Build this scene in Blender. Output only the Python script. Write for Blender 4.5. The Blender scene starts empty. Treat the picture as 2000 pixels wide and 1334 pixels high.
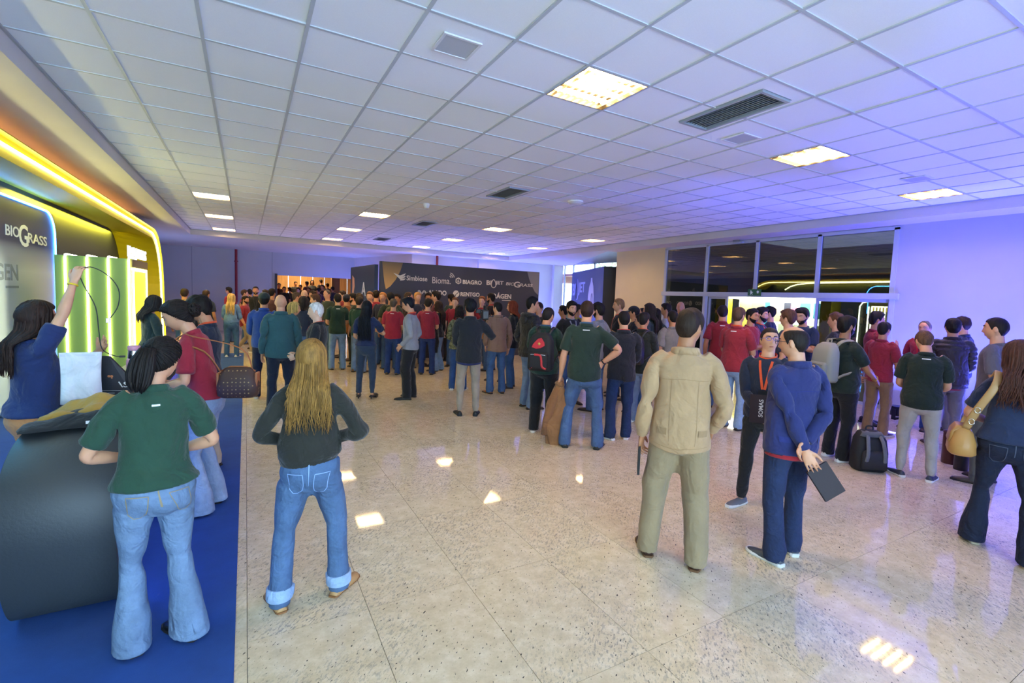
import bpy, bmesh, math, random
import numpy as np
from mathutils import Vector, Matrix
from mathutils.bvhtree import BVHTree
PI=math.pi
random.seed(4); np.random.seed(4)
sc=bpy.context.scene
COL=sc.collection

# ------------------------------------------------------------------ camera (1.82 m above the floor, wide lens, tilted and rolled a little)
CAM_F,CAM_YAW,CAM_PITCH,CAM_ROLL,CAM_CX,CAM_CY,CAM_H=946.297,.524828,.072472,.037963,1026.491,652.058,1.82
def _camera():
    cd=bpy.data.cameras.new('camera'); o=bpy.data.objects.new('camera',cd); COL.objects.link(o)
    cd.sensor_width=36; cd.lens=CAM_F/2000*36; cd.shift_x=(1000-CAM_CX)/2000; cd.shift_y=(CAM_CY-667)/2000; cd.clip_end=200; cd.clip_start=.05
    cy,sy=math.cos(CAM_YAW),math.sin(CAM_YAW); cp,sp=math.cos(CAM_PITCH),math.sin(CAM_PITCH); cr,sr=math.cos(CAM_ROLL),math.sin(CAM_ROLL)
    w=lambda x,y,z:Vector((cy*x+sy*y,-sy*x+cy*y,z))
    r=w(cr,sp*sr,cp*sr); u=w(-sr,sp*cr,cp*cr); f=w(0,cp,-sp)
    m=Matrix((r,u,-f)).transposed().to_4x4(); m.translation=(0,0,CAM_H); o.matrix_world=m
    sc.camera=o
_camera()
sc.view_settings.view_transform='Standard'; sc.view_settings.look='None'; sc.view_settings.gamma=1.0; sc.view_settings.use_curve_mapping=False
sc.view_settings.exposure=1.0
sc.cycles.max_bounces=7; sc.cycles.diffuse_bounces=4; sc.cycles.glossy_bounces=4; sc.cycles.transmission_bounces=6; sc.cycles.use_denoising=True
sc.cycles.sample_clamp_indirect=6.0

# ------------------------------------------------------------------ daylight: an even, bright overcast sky
wd=bpy.data.worlds.new('sky'); sc.world=wd; wd.use_nodes=True
_bg=wd.node_tree.nodes['Background']; _bg.inputs[0].default_value=(.50,.76,1.0,1); _bg.inputs[1].default_value=6.0

def area(name,loc,rot,size,power,col,sy=None,spread=None):
    l=bpy.data.lights.new(name,'AREA'); l.energy=power; l.color=col; l.size=size
    if sy: l.shape='RECTANGLE'; l.size_y=sy
    if spread: l.spread=spread
    o=bpy.data.objects.new(name,l); COL.objects.link(o); o.location=loc; o.rotation_euler=rot
    return o
WARM=(1.0,.80,.58); BLUE=(.10,.16,1.0)
# blue colour-changing washlights along the far wall and the end of the right wall, shining up
for _x,_y,_p,_rx,_rz in [(6.3,18.7,45,-.25,0),(7.9,18.7,60,-.25,0),(9.6,18.7,60,-.25,0),(11.4,18.7,60,-.25,0)]:
    area('washlight_beam',(_x,_y,.25),(PI+.25,0,0),.25,_p,BLUE)
for _y,_p in [(3.9,80),(2.2,80),(.6,80),(-1.2,70)]:
    area('washlight_beam',(9.72,_y,.25),(PI,-.22,0),.22,_p,(.09,.11,1.0))
area('washlight_beam',(3.9,22.6,.3),(PI,0,0),.25,60,(.12,.2,1.0))
area('washlight_beam',(-2.4,19.6,.3),(PI,0,0),.25,26,(.12,.3,1.0))
# ------------------------------------------------------------------ materials
def srgb(h):
    h=h.lstrip('#'); c=[int(h[i:i+2],16)/255 for i in (0,2,4)]
    return tuple(x/12.92 if x<=.04045 else ((x+.055)/1.055)**2.4 for x in c)+(1.,)
MATS={}
def mat(kind,col='#808080',rough=None,**kw):
    key=(kind,col,rough)+tuple(sorted(kw.items()))
    if key in MATS: return MATS[key]
    m=bpy.data.materials.new(kind+'_'+col.lstrip('#')); m.use_nodes=True
    nt=m.node_tree; N=nt.nodes; L=nt.links; bs=N['Principled BSDF']
    c=srgb(col); bs.inputs['Base Color'].default_value=c
    def node(t,**p):
        n=N.new(t)
        for k,v in p.items(): setattr(n,k,v)
        return n
    def coord(out='Object',scale=(1,1,1)):
        tc=node('ShaderNodeTexCoord'); mp=node('ShaderNodeMapping'); mp.inputs['Scale'].default_value=scale
        L.new(tc.outputs[out],mp.inputs['Vector']); return mp.outputs['Vector']
    def noise(vec,scale,detail=3,rgh=.55):
        n=node('ShaderNodeTexNoise'); n.inputs['Scale'].default_value=scale; n.inputs['Detail'].default_value=detail; n.inputs['Roughness'].default_value=rgh
        L.new(vec,n.inputs['Vector']); return n.outputs['Fac']
    def ramp(fac,stops):
        r=node('ShaderNodeValToRGB'); e=r.color_ramp.elements
        while len(e)<len(stops): e.new(.5)
        for x,(p,cc) in zip(e,stops): x.position=p; x.color=cc
        L.new(fac,r.inputs['Fac']); return r.outputs['Color']
    def bump(h,strength,dist=.01):
        b=node('ShaderNodeBump'); b.inputs['Strength'].default_value=strength; b.inputs['Distance'].default_value=dist
        L.new(h,b.inputs['Height']); L.new(b.outputs['Normal'],bs.inputs['Normal'])
    def fold(vec,a,b):                                               # broad creases with a fine weave on top
        n=node('ShaderNodeTexNoise'); n.inputs['Scale'].default_value=a; n.inputs['Detail'].default_value=2; n.inputs['Distortion'].default_value=1.6; L.new(vec,n.inputs['Vector'])
        q=node('ShaderNodeMath',operation='MULTIPLY_ADD'); q.inputs[1].default_value=.35; L.new(noise(vec,b,4),q.inputs[0]); L.new(n.outputs['Fac'],q.inputs[2]); return q.outputs[0]
    def sh(f): return tuple(min(1,x*f) for x in c[:3])+(1.,)
    R=rough
    if kind=='fabric':
        v=coord(); n=noise(v,6,4); L.new(ramp(n,[(.25,sh(.86)),(.75,sh(1.12))]),bs.inputs['Base Color']); bump(fold(v,5.5,14),.8,.03); R=R or .9
        bs.inputs['Sheen Weight'].default_value=.15
    elif kind=='denim':
        v=coord(); n=noise(v,5,5,.7); L.new(ramp(n,[(.28,sh(.72)),(.55,sh(1.0)),(.78,sh(1.35))]),bs.inputs['Base Color']); bump(fold(v,7,26),.85,.028); R=R or .9
    elif kind=='skin':
        v=coord(); n=noise(v,9,3); L.new(ramp(n,[(.3,sh(.9)),(.7,sh(1.08))]),bs.inputs['Base Color']); R=R or .5
        bs.inputs['Subsurface Weight'].default_value=.08; bs.inputs['Subsurface Radius'].default_value=(.02,.008,.004)
    elif kind=='hair':
        v=coord('Object',(1,1,.12)); n=noise(v,70,3,.6)
        g=node('ShaderNodeNewGeometry'); mx=node('ShaderNodeMath',operation='MULTIPLY_ADD'); mx.inputs[1].default_value=.45; L.new(g.outputs['Random Per Island'],mx.inputs[0]); L.new(n,mx.inputs[2])
        L.new(ramp(mx.outputs[0],[(.35,sh(.55)),(.65,sh(1.0)),(1.,sh(1.75))]),bs.inputs['Base Color']); bump(n,.8,.008); R=R or .6; bs.inputs['Specular IOR Level'].default_value=.22
    elif kind=='print':                                              # knit or camouflage pattern
        v=coord('Object',(1,1,2.2)); n=noise(v,16,3); L.new(ramp(n,[(.42,sh(.35)),(.47,sh(1.)),(.56,sh(1.)),(.6,sh(1.7))]),bs.inputs['Base Color']); R=R or .9
    elif kind=='monogram':
        vo=node('ShaderNodeTexVoronoi'); vo.inputs['Scale'].default_value=34; vo.inputs['Randomness'].default_value=.15; L.new(coord(),vo.inputs['Vector'])
        L.new(ramp(vo.outputs['Distance'],[(.16,srgb('#a98a58')),(.2,c)]),bs.inputs['Base Color']); R=R or .55
    elif kind=='leather':
        v=coord(); bump(noise(v,60,3),.25,.004); R=R or .45
    elif kind=='wallpaint':
        v=coord('Object'); n=noise(v,1.3,4); L.new(ramp(n,[(.3,sh(.96)),(.7,sh(1.03))]),bs.inputs['Base Color']); bump(noise(v,120,2),.08,.003); R=R or .8
    elif kind=='tile':
        v=coord('Object'); n=noise(v,260,2); L.new(ramp(n,[(.35,sh(.97)),(.7,sh(1.02))]),bs.inputs['Base Color']); R=R or .9
    elif kind=='carpet':
        v=coord('Object'); n=noise(v,3,5,.7); n2=noise(v,420,2)
        L.new(ramp(n,[(.3,sh(.85)),(.7,sh(1.12))]),bs.inputs['Base Color']); bump(n2,.5,.004); R=R or .98
    elif kind=='granite':
        ge=node('ShaderNodeNewGeometry'); oi=node('ShaderNodeObjectInfo'); va=node('ShaderNodeVectorMath',operation='ADD'); cx=node('ShaderNodeCombineXYZ')
        ml=node('ShaderNodeMath',operation='MULTIPLY'); ml.inputs[1].default_value=37.0; L.new(oi.outputs['Random'],ml.inputs[0]); L.new(ml.outputs[0],cx.inputs[0]); L.new(ml.outputs[0],cx.inputs[1])
        L.new(ge.outputs['Position'],va.inputs[0]); L.new(cx.outputs[0],va.inputs[1]); v=va.outputs[0]
        n1=noise(v,9,6,.75)
        
        a=node('ShaderNodeMapping'); a.inputs['Rotation'].default_value=(0,0,.75); L.new(v,a.inputs['Vector'])
        a2=node('ShaderNodeMapping'); a2.inputs['Scale'].default_value=(1,.38,1); L.new(a.outputs['Vector'],a2.inputs['Vector'])
        n2=noise(a2.outputs['Vector'],85,2,.5); n3=noise(a2.outputs['Vector'],60,5,.75); n4=noise(v,1.3,4)
        base=ramp(n1,[(.3,srgb('#cdb994')),(.5,srgb('#ddcaa6')),(.7,srgb('#ecdcbc'))])
        fl=ramp(n2,[(.295,(.0,.0,.0,1)),(.345,(1,1,1,1))])
        fl2=ramp(n3,[(.41,(.0,.0,.0,1)),(.47,(1,1,1,1))])
        pt=ramp(n4,[(.42,(1,1,1,1)),(.68,(.3,.3,.3,1))])
        m1=node('ShaderNodeMix',data_type='RGBA'); m1.inputs[6].default_value=srgb('#453f3b'); L.new(fl,m1.inputs[0]); L.new(base,m1.inputs[7])
        m2=node('ShaderNodeMix',data_type='RGBA'); m2.inputs[6].default_value=srgb('#7b7470'); L.new(m1.outputs[2],m2.inputs[7])
        mxx=node('ShaderNodeMath',operation='MAXIMUM'); L.new(fl2,mxx.inputs[0]); L.new(pt,mxx.inputs[1]); L.new(mxx.outputs[0],m2.inputs[0])
        L.new(m2.outputs[2],bs.inputs['Base Color']); R=R or .045
        bs.inputs['Specular IOR Level'].default_value=.45
    elif kind=='wood':
        v=coord('Object',(5,5,.4)); n=noise(v,3,4); L.new(ramp(n,[(.3,sh(.75)),(.7,sh(1.15))]),bs.inputs['Base Color']); R=R or .5
    elif kind=='metal':
        bs.inputs['Metallic'].default_value=1.0; R=R or .3
    elif kind=='glass':
        bs.inputs['Transmission Weight'].default_value=kw.get('tr',1.0); bs.inputs['IOR'].default_value=kw.get('ior',1.45); R=R if R is not None else .0
    elif kind=='emit':
        bs.inputs['Emission Color'].default_value=c; bs.inputs['Emission Strength'].default_value=kw.get('s',5.); R=R or .5
    elif kind=='gradient':                                           # vertical colour fade of an exhibition panel
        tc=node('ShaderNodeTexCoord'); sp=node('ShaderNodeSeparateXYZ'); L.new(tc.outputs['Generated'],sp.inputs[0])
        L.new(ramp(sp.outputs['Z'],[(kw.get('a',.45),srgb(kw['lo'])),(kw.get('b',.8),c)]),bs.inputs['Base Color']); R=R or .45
    else: R=R if R is not None else .5
    bs.inputs['Roughness'].default_value=R if R is not None else .5
    m.diffuse_color=c
    MATS[key]=m
    return m

# ------------------------------------------------------------------ object helpers
def setp(o,label=None,cat=None,group=None,kind=None):
    if label: o['label']=label
    if cat: o['category']=cat
    if group: o['group']=group
    if kind: o['kind']=kind
    return o
def obj(name,V,F,m,parent=None,smooth=False,mi=None):
    me=bpy.data.meshes.new(name); me.from_pydata([tuple(map(float,v)) for v in V],[],F)
    for x in (m if isinstance(m,(list,tuple)) else [m]): me.materials.append(x)
    if mi is not None: me.polygons.foreach_set('material_index',mi)
    if smooth: me.polygons.foreach_set('use_smooth',[True]*len(me.polygons))
    me.update()
    o=bpy.data.objects.new(name,me); COL.objects.link(o)
    if parent is not None: o.parent=parent
    return o
def inst(name,me,parent=None,loc=(0,0,0),rot=(0,0,0),scale=(1,1,1)):
    o=bpy.data.objects.new(name,me); COL.objects.link(o); o.parent=parent; o.location=loc; o.rotation_euler=rot; o.scale=scale; return o
def empty(name,loc=(0,0,0),rz=0,s=1.0,label=None,cat=None,group=None,kind=None):
    o=bpy.data.objects.new(name,None); COL.objects.link(o); o.location=loc; o.rotation_euler=(0,0,rz); o.scale=(s,s,s); o.empty_display_size=.1
    return setp(o,label,cat,group,kind)
def box(x0,x1,y0,y1,z0,z1):
    V=[(x,y,z) for z in (z0,z1) for y in (y0,y1) for x in (x0,x1)]
    return np.array(V,float),[(0,2,3,1),(4,5,7,6),(0,1,5,4),(2,6,7,3),(0,4,6,2),(1,3,7,5)]
def rbox(x0,x1,y0,y1,z0,z1,r=.01,seg=2):
    bm=bmesh.new(); V,F=box(x0,x1,y0,y1,z0,z1); vs=[bm.verts.new(v) for v in V]
    for f in F: bm.faces.new([vs[i] for i in f])
    bmesh.ops.bevel(bm,geom=bm.edges[:],offset=r,segments=seg,affect='EDGES',profile=.5)
    V=np.array([v.co[:] for v in bm.verts]); bm.verts.index_update(); F=[tuple(v.index for v in f.verts) for f in bm.faces]; bm.free()
    return V,F
def text(name,body,x0,x1,z0,z1,frame,m,parent,bold=0.,ext=.003,shear=0):
    """raised lettering fitted into a rectangle; frame(s,z,d) gives the room point at s along, z up, d out of the surface"""
    cu=bpy.data.curves.new('t','FONT'); cu.body=body; cu.size=1.0; cu.offset=bold; cu.shear=shear; cu.resolution_u=3
    o=bpy.data.objects.new('t',cu); COL.objects.link(o)
    dg=bpy.context.evaluated_depsgraph_get(); e=o.evaluated_get(dg); me=e.to_mesh(); V,F=mesh_arrays(me); e.to_mesh_clear(); bpy.data.objects.remove(o); bpy.data.curves.remove(cu)
    a,b=V.min(0),V.max(0)
    X=x0+(V[:,0]-a[0])/(b[0]-a[0])*(x1-x0); Z=z0+(V[:,1]-a[1])/(b[1]-a[1])*(z1-z0); n=len(V)
    W=[frame(x,z,ext) for x,z in zip(X,Z)]+[frame(x,z,0) for x,z in zip(X,Z)]
    ed={}
    for f in F:
        for p,q in zip(f,f[1:]+f[:1]): ed[(p,q)]=ed.get((p,q),0)+1
    FF=list(F)+[(q,p,p+n,q+n) for p,q in ed if (q,p) not in ed]
    return obj(name,W,FF,m,parent)
# ------------------------------------------------------------------ people: a parametric figure
def loft(sections, n=24, cap=True):
    """sections: list of (centre, half axis a, half axis b, back half axis b2)"""
    V=[];F=[]
    for c,a,b,b2 in sections:
        c=np.array(c,float);a=np.array(a,float);b=np.array(b,float);b2=np.array(b2,float)
        for k in range(n):
            t=2*PI*k/n; s=math.sin(t)
            V.append(c+a*math.cos(t)+(b if s>=0 else b2)*s)
    m=len(sections)
    for i in range(m-1):
        for k in range(n):
            k2=(k+1)%n
            F.append((i*n+k,i*n+k2,(i+1)*n+k2,(i+1)*n+k))
    if cap:
        F.append(tuple(range(n-1,-1,-1))); F.append(tuple((m-1)*n+k for k in range(n)))
    return np.array(V),F

def torso_loft(rows,n=32):
    return loft([((0,y,z),(w,0,0),(0,f,0),(0,b,0)) for z,y,w,f,b in rows],n)

def tube(path,radii,n=14,squash=None,cap=True):
    P=[np.array(p,float) for p in path]; S=[]; prev=None
    for i,p in enumerate(P):
        d=P[min(i+1,len(P)-1)]-P[max(i-1,0)]
        d=d/(np.linalg.norm(d)+1e-9)
        ref=prev if prev is not None else np.array([0,1.,0]) if abs(d[1])<.9 else np.array([1.,0,0])
        a=ref-d*np.dot(ref,d); a/=np.linalg.norm(a)+1e-9; prev=a
        b=np.cross(d,a); r=radii[i]
        ra,rb=(r if isinstance(r,(tuple,list)) else (r,r))
        S.append((p,a*ra,b*rb,b*rb))
    return loft(S,n,cap)

def join(parts):
    V=[];F=[];o=0
    for v,f in parts:
        V.append(v); F+= [tuple(i+o for i in q) for q in f]; o+=len(v)
    return np.concatenate(V),F

def raw_mesh(name,V,F):
    me=bpy.data.meshes.new(name); me.from_pydata([tuple(v) for v in V],[],F); me.update(); return me

def mesh_arrays(me):
    n=len(me.vertices); v=np.empty(n*3); me.vertices.foreach_get('co',v)
    return v.reshape(-1,3),[tuple(p.vertices) for p in me.polygons]

def remeshed(parts,voxel,smooth=3,tris=None):
    """union of closed lofts as one continuous skin; a list of levels of detail (triangle counts)"""
    V,F=join(parts)
    me=raw_mesh('t',V,F); ob=bpy.data.objects.new('t',me); COL.objects.link(ob)
    m=ob.modifiers.new('r','REMESH'); m.mode='VOXEL'; m.voxel_size=voxel
    if smooth:
        s=ob.modifiers.new('s','SMOOTH'); s.iterations=smooth; s.factor=.5
    out=[]
    d=ob.modifiers.new('d','DECIMATE')
    for t in tris:
        d.ratio=1.0
        if t is not None:
            d.show_viewport=False
            dg=bpy.context.evaluated_depsgraph_get(); e=ob.evaluated_get(dg).to_mesh()
            nt=sum(len(p.vertices)-2 for p in e.polygons); d.show_viewport=True
            d.ratio=min(1.0,t/max(nt,1))
        dg=bpy.context.evaluated_depsgraph_get()
        e=ob.evaluated_get(dg); em=e.to_mesh(); out.append(mesh_arrays(em)); e.to_mesh_clear()
    bpy.data.objects.remove(ob); bpy.data.meshes.remove(me)
    return out

def sstep(a,b,x):
    t=np.clip((x-a)/(b-a),0,1); return t*t*(3-2*t)

# skeleton at rest (figure 1.75 m tall, facing +Y, arms 40 degrees from the trunk)
AA=math.radians(40); LU,LF,LH=.29,.255,.19
def skel(fem):
    sx=.158 if fem else .180
    return dict(sh=np.array([sx,-.005,1.388]),hip=np.array([.09,0,.92]),knee=np.array([.098,.012,.49]),ank=np.array([.105,-.012,.085]),
                neck=np.array([0,-.005,1.485]),waist=np.array([0,0,1.05]))
ADIR=np.array([math.sin(AA),0,-math.cos(AA)])
HEADC=np.array([0,.020,1.632])

def head_pts(D):
    """points of the head for unit directions D (n,3), relative to HEADC"""
    dx,dy,dz=D[:,0],D[:,1],D[:,2]
    z=dz*.1175; t=np.clip(-dz,0,1); tu=np.clip(dz,0,1)
    h=np.sqrt(np.clip(1-dz*dz,1e-6,1))
    hl=np.sqrt(np.clip(1-t**3.0,0,1))*(1-.20*t**1.5)
    hu=np.sqrt(np.clip(1-tu**2.5,0,1))
    s=np.where(dz<0,hl,hu)/h
    x=dx*.0765*s; y=dy*.098*s
    x=x*np.where(dz<0,1-.17*t,1)
    y=np.where((dy<0)&(dz<0),y*(1-.42*t),y)
    fr=sstep(.0,.45,dy/ h)
    def g(x0,z0,sx,sz): return np.exp(-((x-x0)/sx)**2-((z-z0)/sz)**2)*fr
    ax=np.abs(x)
    y=y-.006*fr*np.exp(-((z+.01)/.05)**2)
    y=y+.006*np.exp(-((z-.030)/.011)**2)*np.exp(-((ax-.022)/.03)**2)*fr          # brow
    y=y-.011*np.exp(-((z-.008)/.013)**2)*np.exp(-((ax-.033)/.015)**2)*fr        # eye sockets
    y=y+.005*np.exp(-((z+.022)/.018)**2)*np.exp(-((ax-.045)/.016)**2)*fr        # cheeks
    nz=np.clip((.018-z)/.056,0,1)
    y=y+np.where((z<.022)&(z>-.048),(.006+.021*nz)*np.exp(-(x/(.0075+.007*nz))**2)*sstep(-.047,-.035,z),0)*fr
    y=y+.0065*g(0,-.062,.020,.0055)+.0065*g(0,-.074,.017,.006)-.004*g(0,-.0675,.022,.0028)
    y=y-.006*g(0,-.085,.03,.006)+.010*g(0,-.102,.024,.013)
    return np.stack([x,y,z],1)

def head_mesh(nu=48,nv=40):
    V=[];F=[]
    ph=[PI*(j+.5)/nv for j in range(nv)]
    for p in ph:
        for i in range(nu):
            t=2*PI*i/nu
            V.append((math.sin(p)*math.sin(t),math.sin(p)*math.cos(t),math.cos(p)))
    V=head_pts(np.array(V))+HEADC
    for j in range(nv-1):
        for i in range(nu):
            i2=(i+1)%nu
            F.append((j*nu+i,(j+1)*nu+i,(j+1)*nu+i2,j*nu+i2))
    F.append(tuple(range(nu))); F.append(tuple((nv-1)*nu+i for i in range(nu-1,-1,-1)))
    return V,F

def ellipsoid(c,r,n=12,m=8,rot=None):
    S=[];c=np.array(c,float);R=np.eye(3) if rot is None else rot
    for j in range(m+1):
        p=PI*(j+.02)/(m+.04); z=math.cos(p); s=math.sin(p)
        S.append((c+R@np.array([0,0,r[2]*z]),R@np.array([r[0]*s,0,0]),R@np.array([0,r[1]*s,0]),R@np.array([0,r[1]*s,0])))
    return loft(S[::-1],n)

def arm_path(sx,prof):
    S=np.array([sx,-.005,1.388]); return [S+ADIR*t for t,_ in prof],[r for _,r in prof]
def hand_parts(sx):
    S=np.array([sx,-.005,1.388]); W=S+ADIR*(LU+LF); th=np.array([0,1.,0]); pn=np.cross(th,ADIR)  # palm normal
    if pn[0]>0: pn=-pn
    parts=[loft([(W+ADIR*t,th*a,pn*b,pn*b) for t,a,b in [(-.02,.028,.021),(.01,.029,.019),(.045,.040,.016),(.075,.042,.015),(.098,.040,.012)]],12)]
    for off,L,fan in [(.031,.074,.10),(.0105,.083,.03),(-.0105,.077,-.04),(-.031,.060,-.12)]:
        d=ADIR+th*fan; d/=np.linalg.norm(d); r0=W+ADIR*.085+th*off; P=[];R=[]
        for k in range(5):
            q=k/4; P.append(r0+d*(L+.012)*q+pn*.012*q*q); R.append((.0088-.0022*q)*(1 if k<4 else .6))
        parts.append(tube(P,R,8))
    P=[W+ADIR*.022+th*.022,W+ADIR*.05+th*.050+pn*.006,W+ADIR*.078+th*.064+pn*.012,W+ADIR*.102+th*.070+pn*.018]
    parts.append(tube(P,[.014,.0125,.0105,.007],8))
    return parts
def mirror(vf):
    v,f=vf; v=v.copy(); v[:,0]*=-1; return v,[tuple(reversed(q)) for q in f]
def both(p): return p+[mirror(q) for q in p]

def leg_tube(prof,n=20):
    """prof: (z, centre x, centre y, rx, ry front, ry back)"""
    return loft([((x,y,z),(a,0,0),(0,f,0),(0,b,0)) for z,x,y,a,f,b in prof[::-1]],n)

def body_parts(fem):
    if fem: rows=[(.79,0,.09,.06,.06),(.84,0,.165,.09,.115),(.90,0,.178,.10,.135),(.97,0,.168,.10,.115),(1.06,0,.132,.095,.085),(1.14,0,.130,.098,.085),(1.24,0,.142,.12,.092),(1.29,0,.146,.125,.095),(1.35,0,.146,.095,.094),(1.39,0,.138,.082,.088),(1.42,0,.115,.068,.080),(1.455,0,.07,.052,.066),(1.49,.002,.05,.050,.055),(1.56,.008,.049,.05,.055)]
    else: rows=[(.79,0,.09,.07,.06),(.84,0,.16,.095,.11),(.92,0,.168,.10,.125),(1.00,0,.156,.105,.10),(1.08,0,.146,.105,.088),(1.18,0,.153,.11,.093),(1.28,0,.165,.115,.10),(1.35,0,.168,.108,.10),(1.39,0,.160,.092,.095),(1.42,0,.135,.078,.086),(1.455,0,.085,.058,.074),(1.49,.002,.059,.056,.062),(1.56,.008,.057,.056,.060)]
    sx=.158 if fem else .180; k=.86 if fem else 1.0
    arm=[(-.09,.030*k),(-.03,.040*k),(.03,.050*k),(.09,.052*k),(.18,.047*k),(.27,.041*k),(.30,.041*k),(.34,.044*k),(.40,.040*k),(.47,.032*k),(.53,.026*k),(.56,.024*k)]
    P,R=arm_path(sx,arm)
    R=[(r,r*.92) for r in R]
    legs=leg_tube([(.86,.085,0,.08,.085,.09),(.80,.09,0,.083,.085,.09),(.70,.092,.005,.075,.08,.08),(.60,.095,.01,.065,.07,.068),(.49,.098,.012,.053,.056,.054),(.40,.10,0,.051,.048,.06),(.33,.10,-.005,.050,.046,.062),(.22,.103,-.01,.039,.038,.045),(.12,.105,-.012,.033,.034,.036),(.05,.105,-.005,.034,.05,.045)])
    foot=loft([((.108+.01*q,y,.03),(w,0,0),(0,0,h),(0,0,.022)) for y,w,h,q in [(-.065,.020,.02,0),(-.03,.026,.035,0),(.05,.028,.025,.5),(.11,.030,.012,1),(.15,.020,.006,1)]],12)
    ear=[ellipsoid((.0765,.004,1.626),(.007,.016,.031),10,6,rotz(-.35)),]
    return [torso_loft(rows),head_mesh()]+both([tube(P,R,16)]+hand_parts(sx)+[legs,foot]+ear)
def rotz(a):
    c,s=math.cos(a),math.sin(a); return np.array([[c,-s,0],[s,c,0],[0,0,1]])
def rotx(a):
    c,s=math.cos(a),math.sin(a); return np.array([[1,0,0],[0,c,-s],[0,s,c]])
def roty(a):
    c,s=math.cos(a),math.sin(a); return np.array([[c,0,s],[0,1,0],[-s,0,c]])

def hem_of(kind,fem):
    return {'polo':.95 if fem else .85,'knit':.87,'jacket':.82,'puffer':.84,'bomber':.965,'vest':.83}[kind]
def top_parts(kind,fem):
    e={'polo':0,'knit':.0,'jacket':.010,'puffer':.024,'bomber':.012,'vest':.012}[kind]
    hem=hem_of(kind,fem)
    if fem:
        rows=[(hem,0,.197,.126,.150),(min(hem+.03,.96),0,.196,.126,.148),(.975,0,.184,.124,.134),(1.06,0,.156,.118,.104),(1.14,0,.152,.122,.104),(1.24,0,.16,.142,.108),(1.29,0,.163,.146,.11),(1.35,0,.164,.120,.108),(1.395,0,.158,.098,.102),(1.425,0,.132,.082,.094),(1.452,0,.085,.064,.08),(1.472,0,.062,.056,.064)]
        if kind=='bomber': rows=[(hem-.01,0,.158,.115,.118),(hem+.03,0,.162,.118,.118),(hem+.045,0,.178,.13,.13),(1.12,0,.172,.135,.124)]+rows[5:]
    else:
        rows=[(hem,0,.184,.122,.136),(hem+.05,0,.184,.125,.138),(.98,0,.178,.126,.122),(1.08,0,.172,.126,.112),(1.18,0,.174,.13,.113),(1.28,0,.182,.134,.119),(1.35,0,.186,.128,.118),(1.395,0,.182,.108,.110),(1.427,0,.152,.092,.101),(1.455,0,.105,.072,.088),(1.476,0,.072,.064,.07)]
    rows=[r for i,r in enumerate(rows) if i==0 or r[0]>rows[i-1][0]]
    rows=[(z,y,w+e,f+e,b+e) for z,y,w,f,b in rows]
    sx=.158 if fem else .180; k=.9 if fem else 1.0
    if kind in('polo',): arm=[(-.09,.040),(-.03,.053),(.03,.064),(.09,.068),(.16,.069),(.215,.068),(.22,.066)]
    elif kind=='vest': arm=[(-.09,.04),(-.03,.056),(.0,.062),(.012,.06)]
    else:
        arm=[(-.09,.040),(-.03,.053),(.03,.064),(.09,.066),(.18,.061),(.27,.054),(.30,.054),(.34,.055),(.42,.049),(.49,.042),(.525,.038),(.545,.037)]
        if kind=='knit': arm=[(t,r*.97) for t,r in arm]
    P,R=arm_path(sx,[(t,r*k*(.93 if kind in('jacket','bomber') else 1)+e*.5) for t,r in arm])
    return [torso_loft(rows)]+both([tube(P,R,18)])

def pants_parts(kind,fem):
    if fem: rows=[(.78,0,.10,.07,.07),(.82,0,.165,.095,.115),(.86,0,.178,.10,.135),(.91,0,.186,.106,.142),(.97,0,.176,.106,.122),(1.04,0,.146,.104,.098)]
    else: rows=[(.78,0,.10,.08,.07),(.82,0,.16,.105,.115),(.87,0,.172,.108,.13),(.92,0,.174,.11,.132),(.98,0,.165,.112,.112),(1.03,0,.156,.112,.102)]
    q={'straight':(.094,.084,.070,.067,.064,.067),'slim':(.090,.08,.062,.060,.050,.046),'flare':(.090,.078,.060,.064,.082,.093),'wide':(.098,.092,.082,.080,.076,.078)}[kind]
    hem=.035 if kind in('flare','straight','wide') else .075
    zs=[.82,.70,.50,.36,.18,hem]; P=[]
    for z,r in zip(zs,q):
        s=(.86-z)/.8
        P.append((z,.088+(.030 if kind=='flare' else .018)*s,(.01 if z>.4 else -.004),r,r*(1.25 if kind=='flare' and z<.3 else 1.02),r*(1.3 if kind=='flare' and z<.3 else 1.08)))
    P.insert(0,(.90,.08,0,.085,.09,.11))
    P.append((hem-.008,P[-1][1],-.004,q[-1]*.97,P[-1][4]*.97,P[-1][5]*.97))
    return [torso_loft(rows)]+both([leg_tube(P)])

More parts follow.
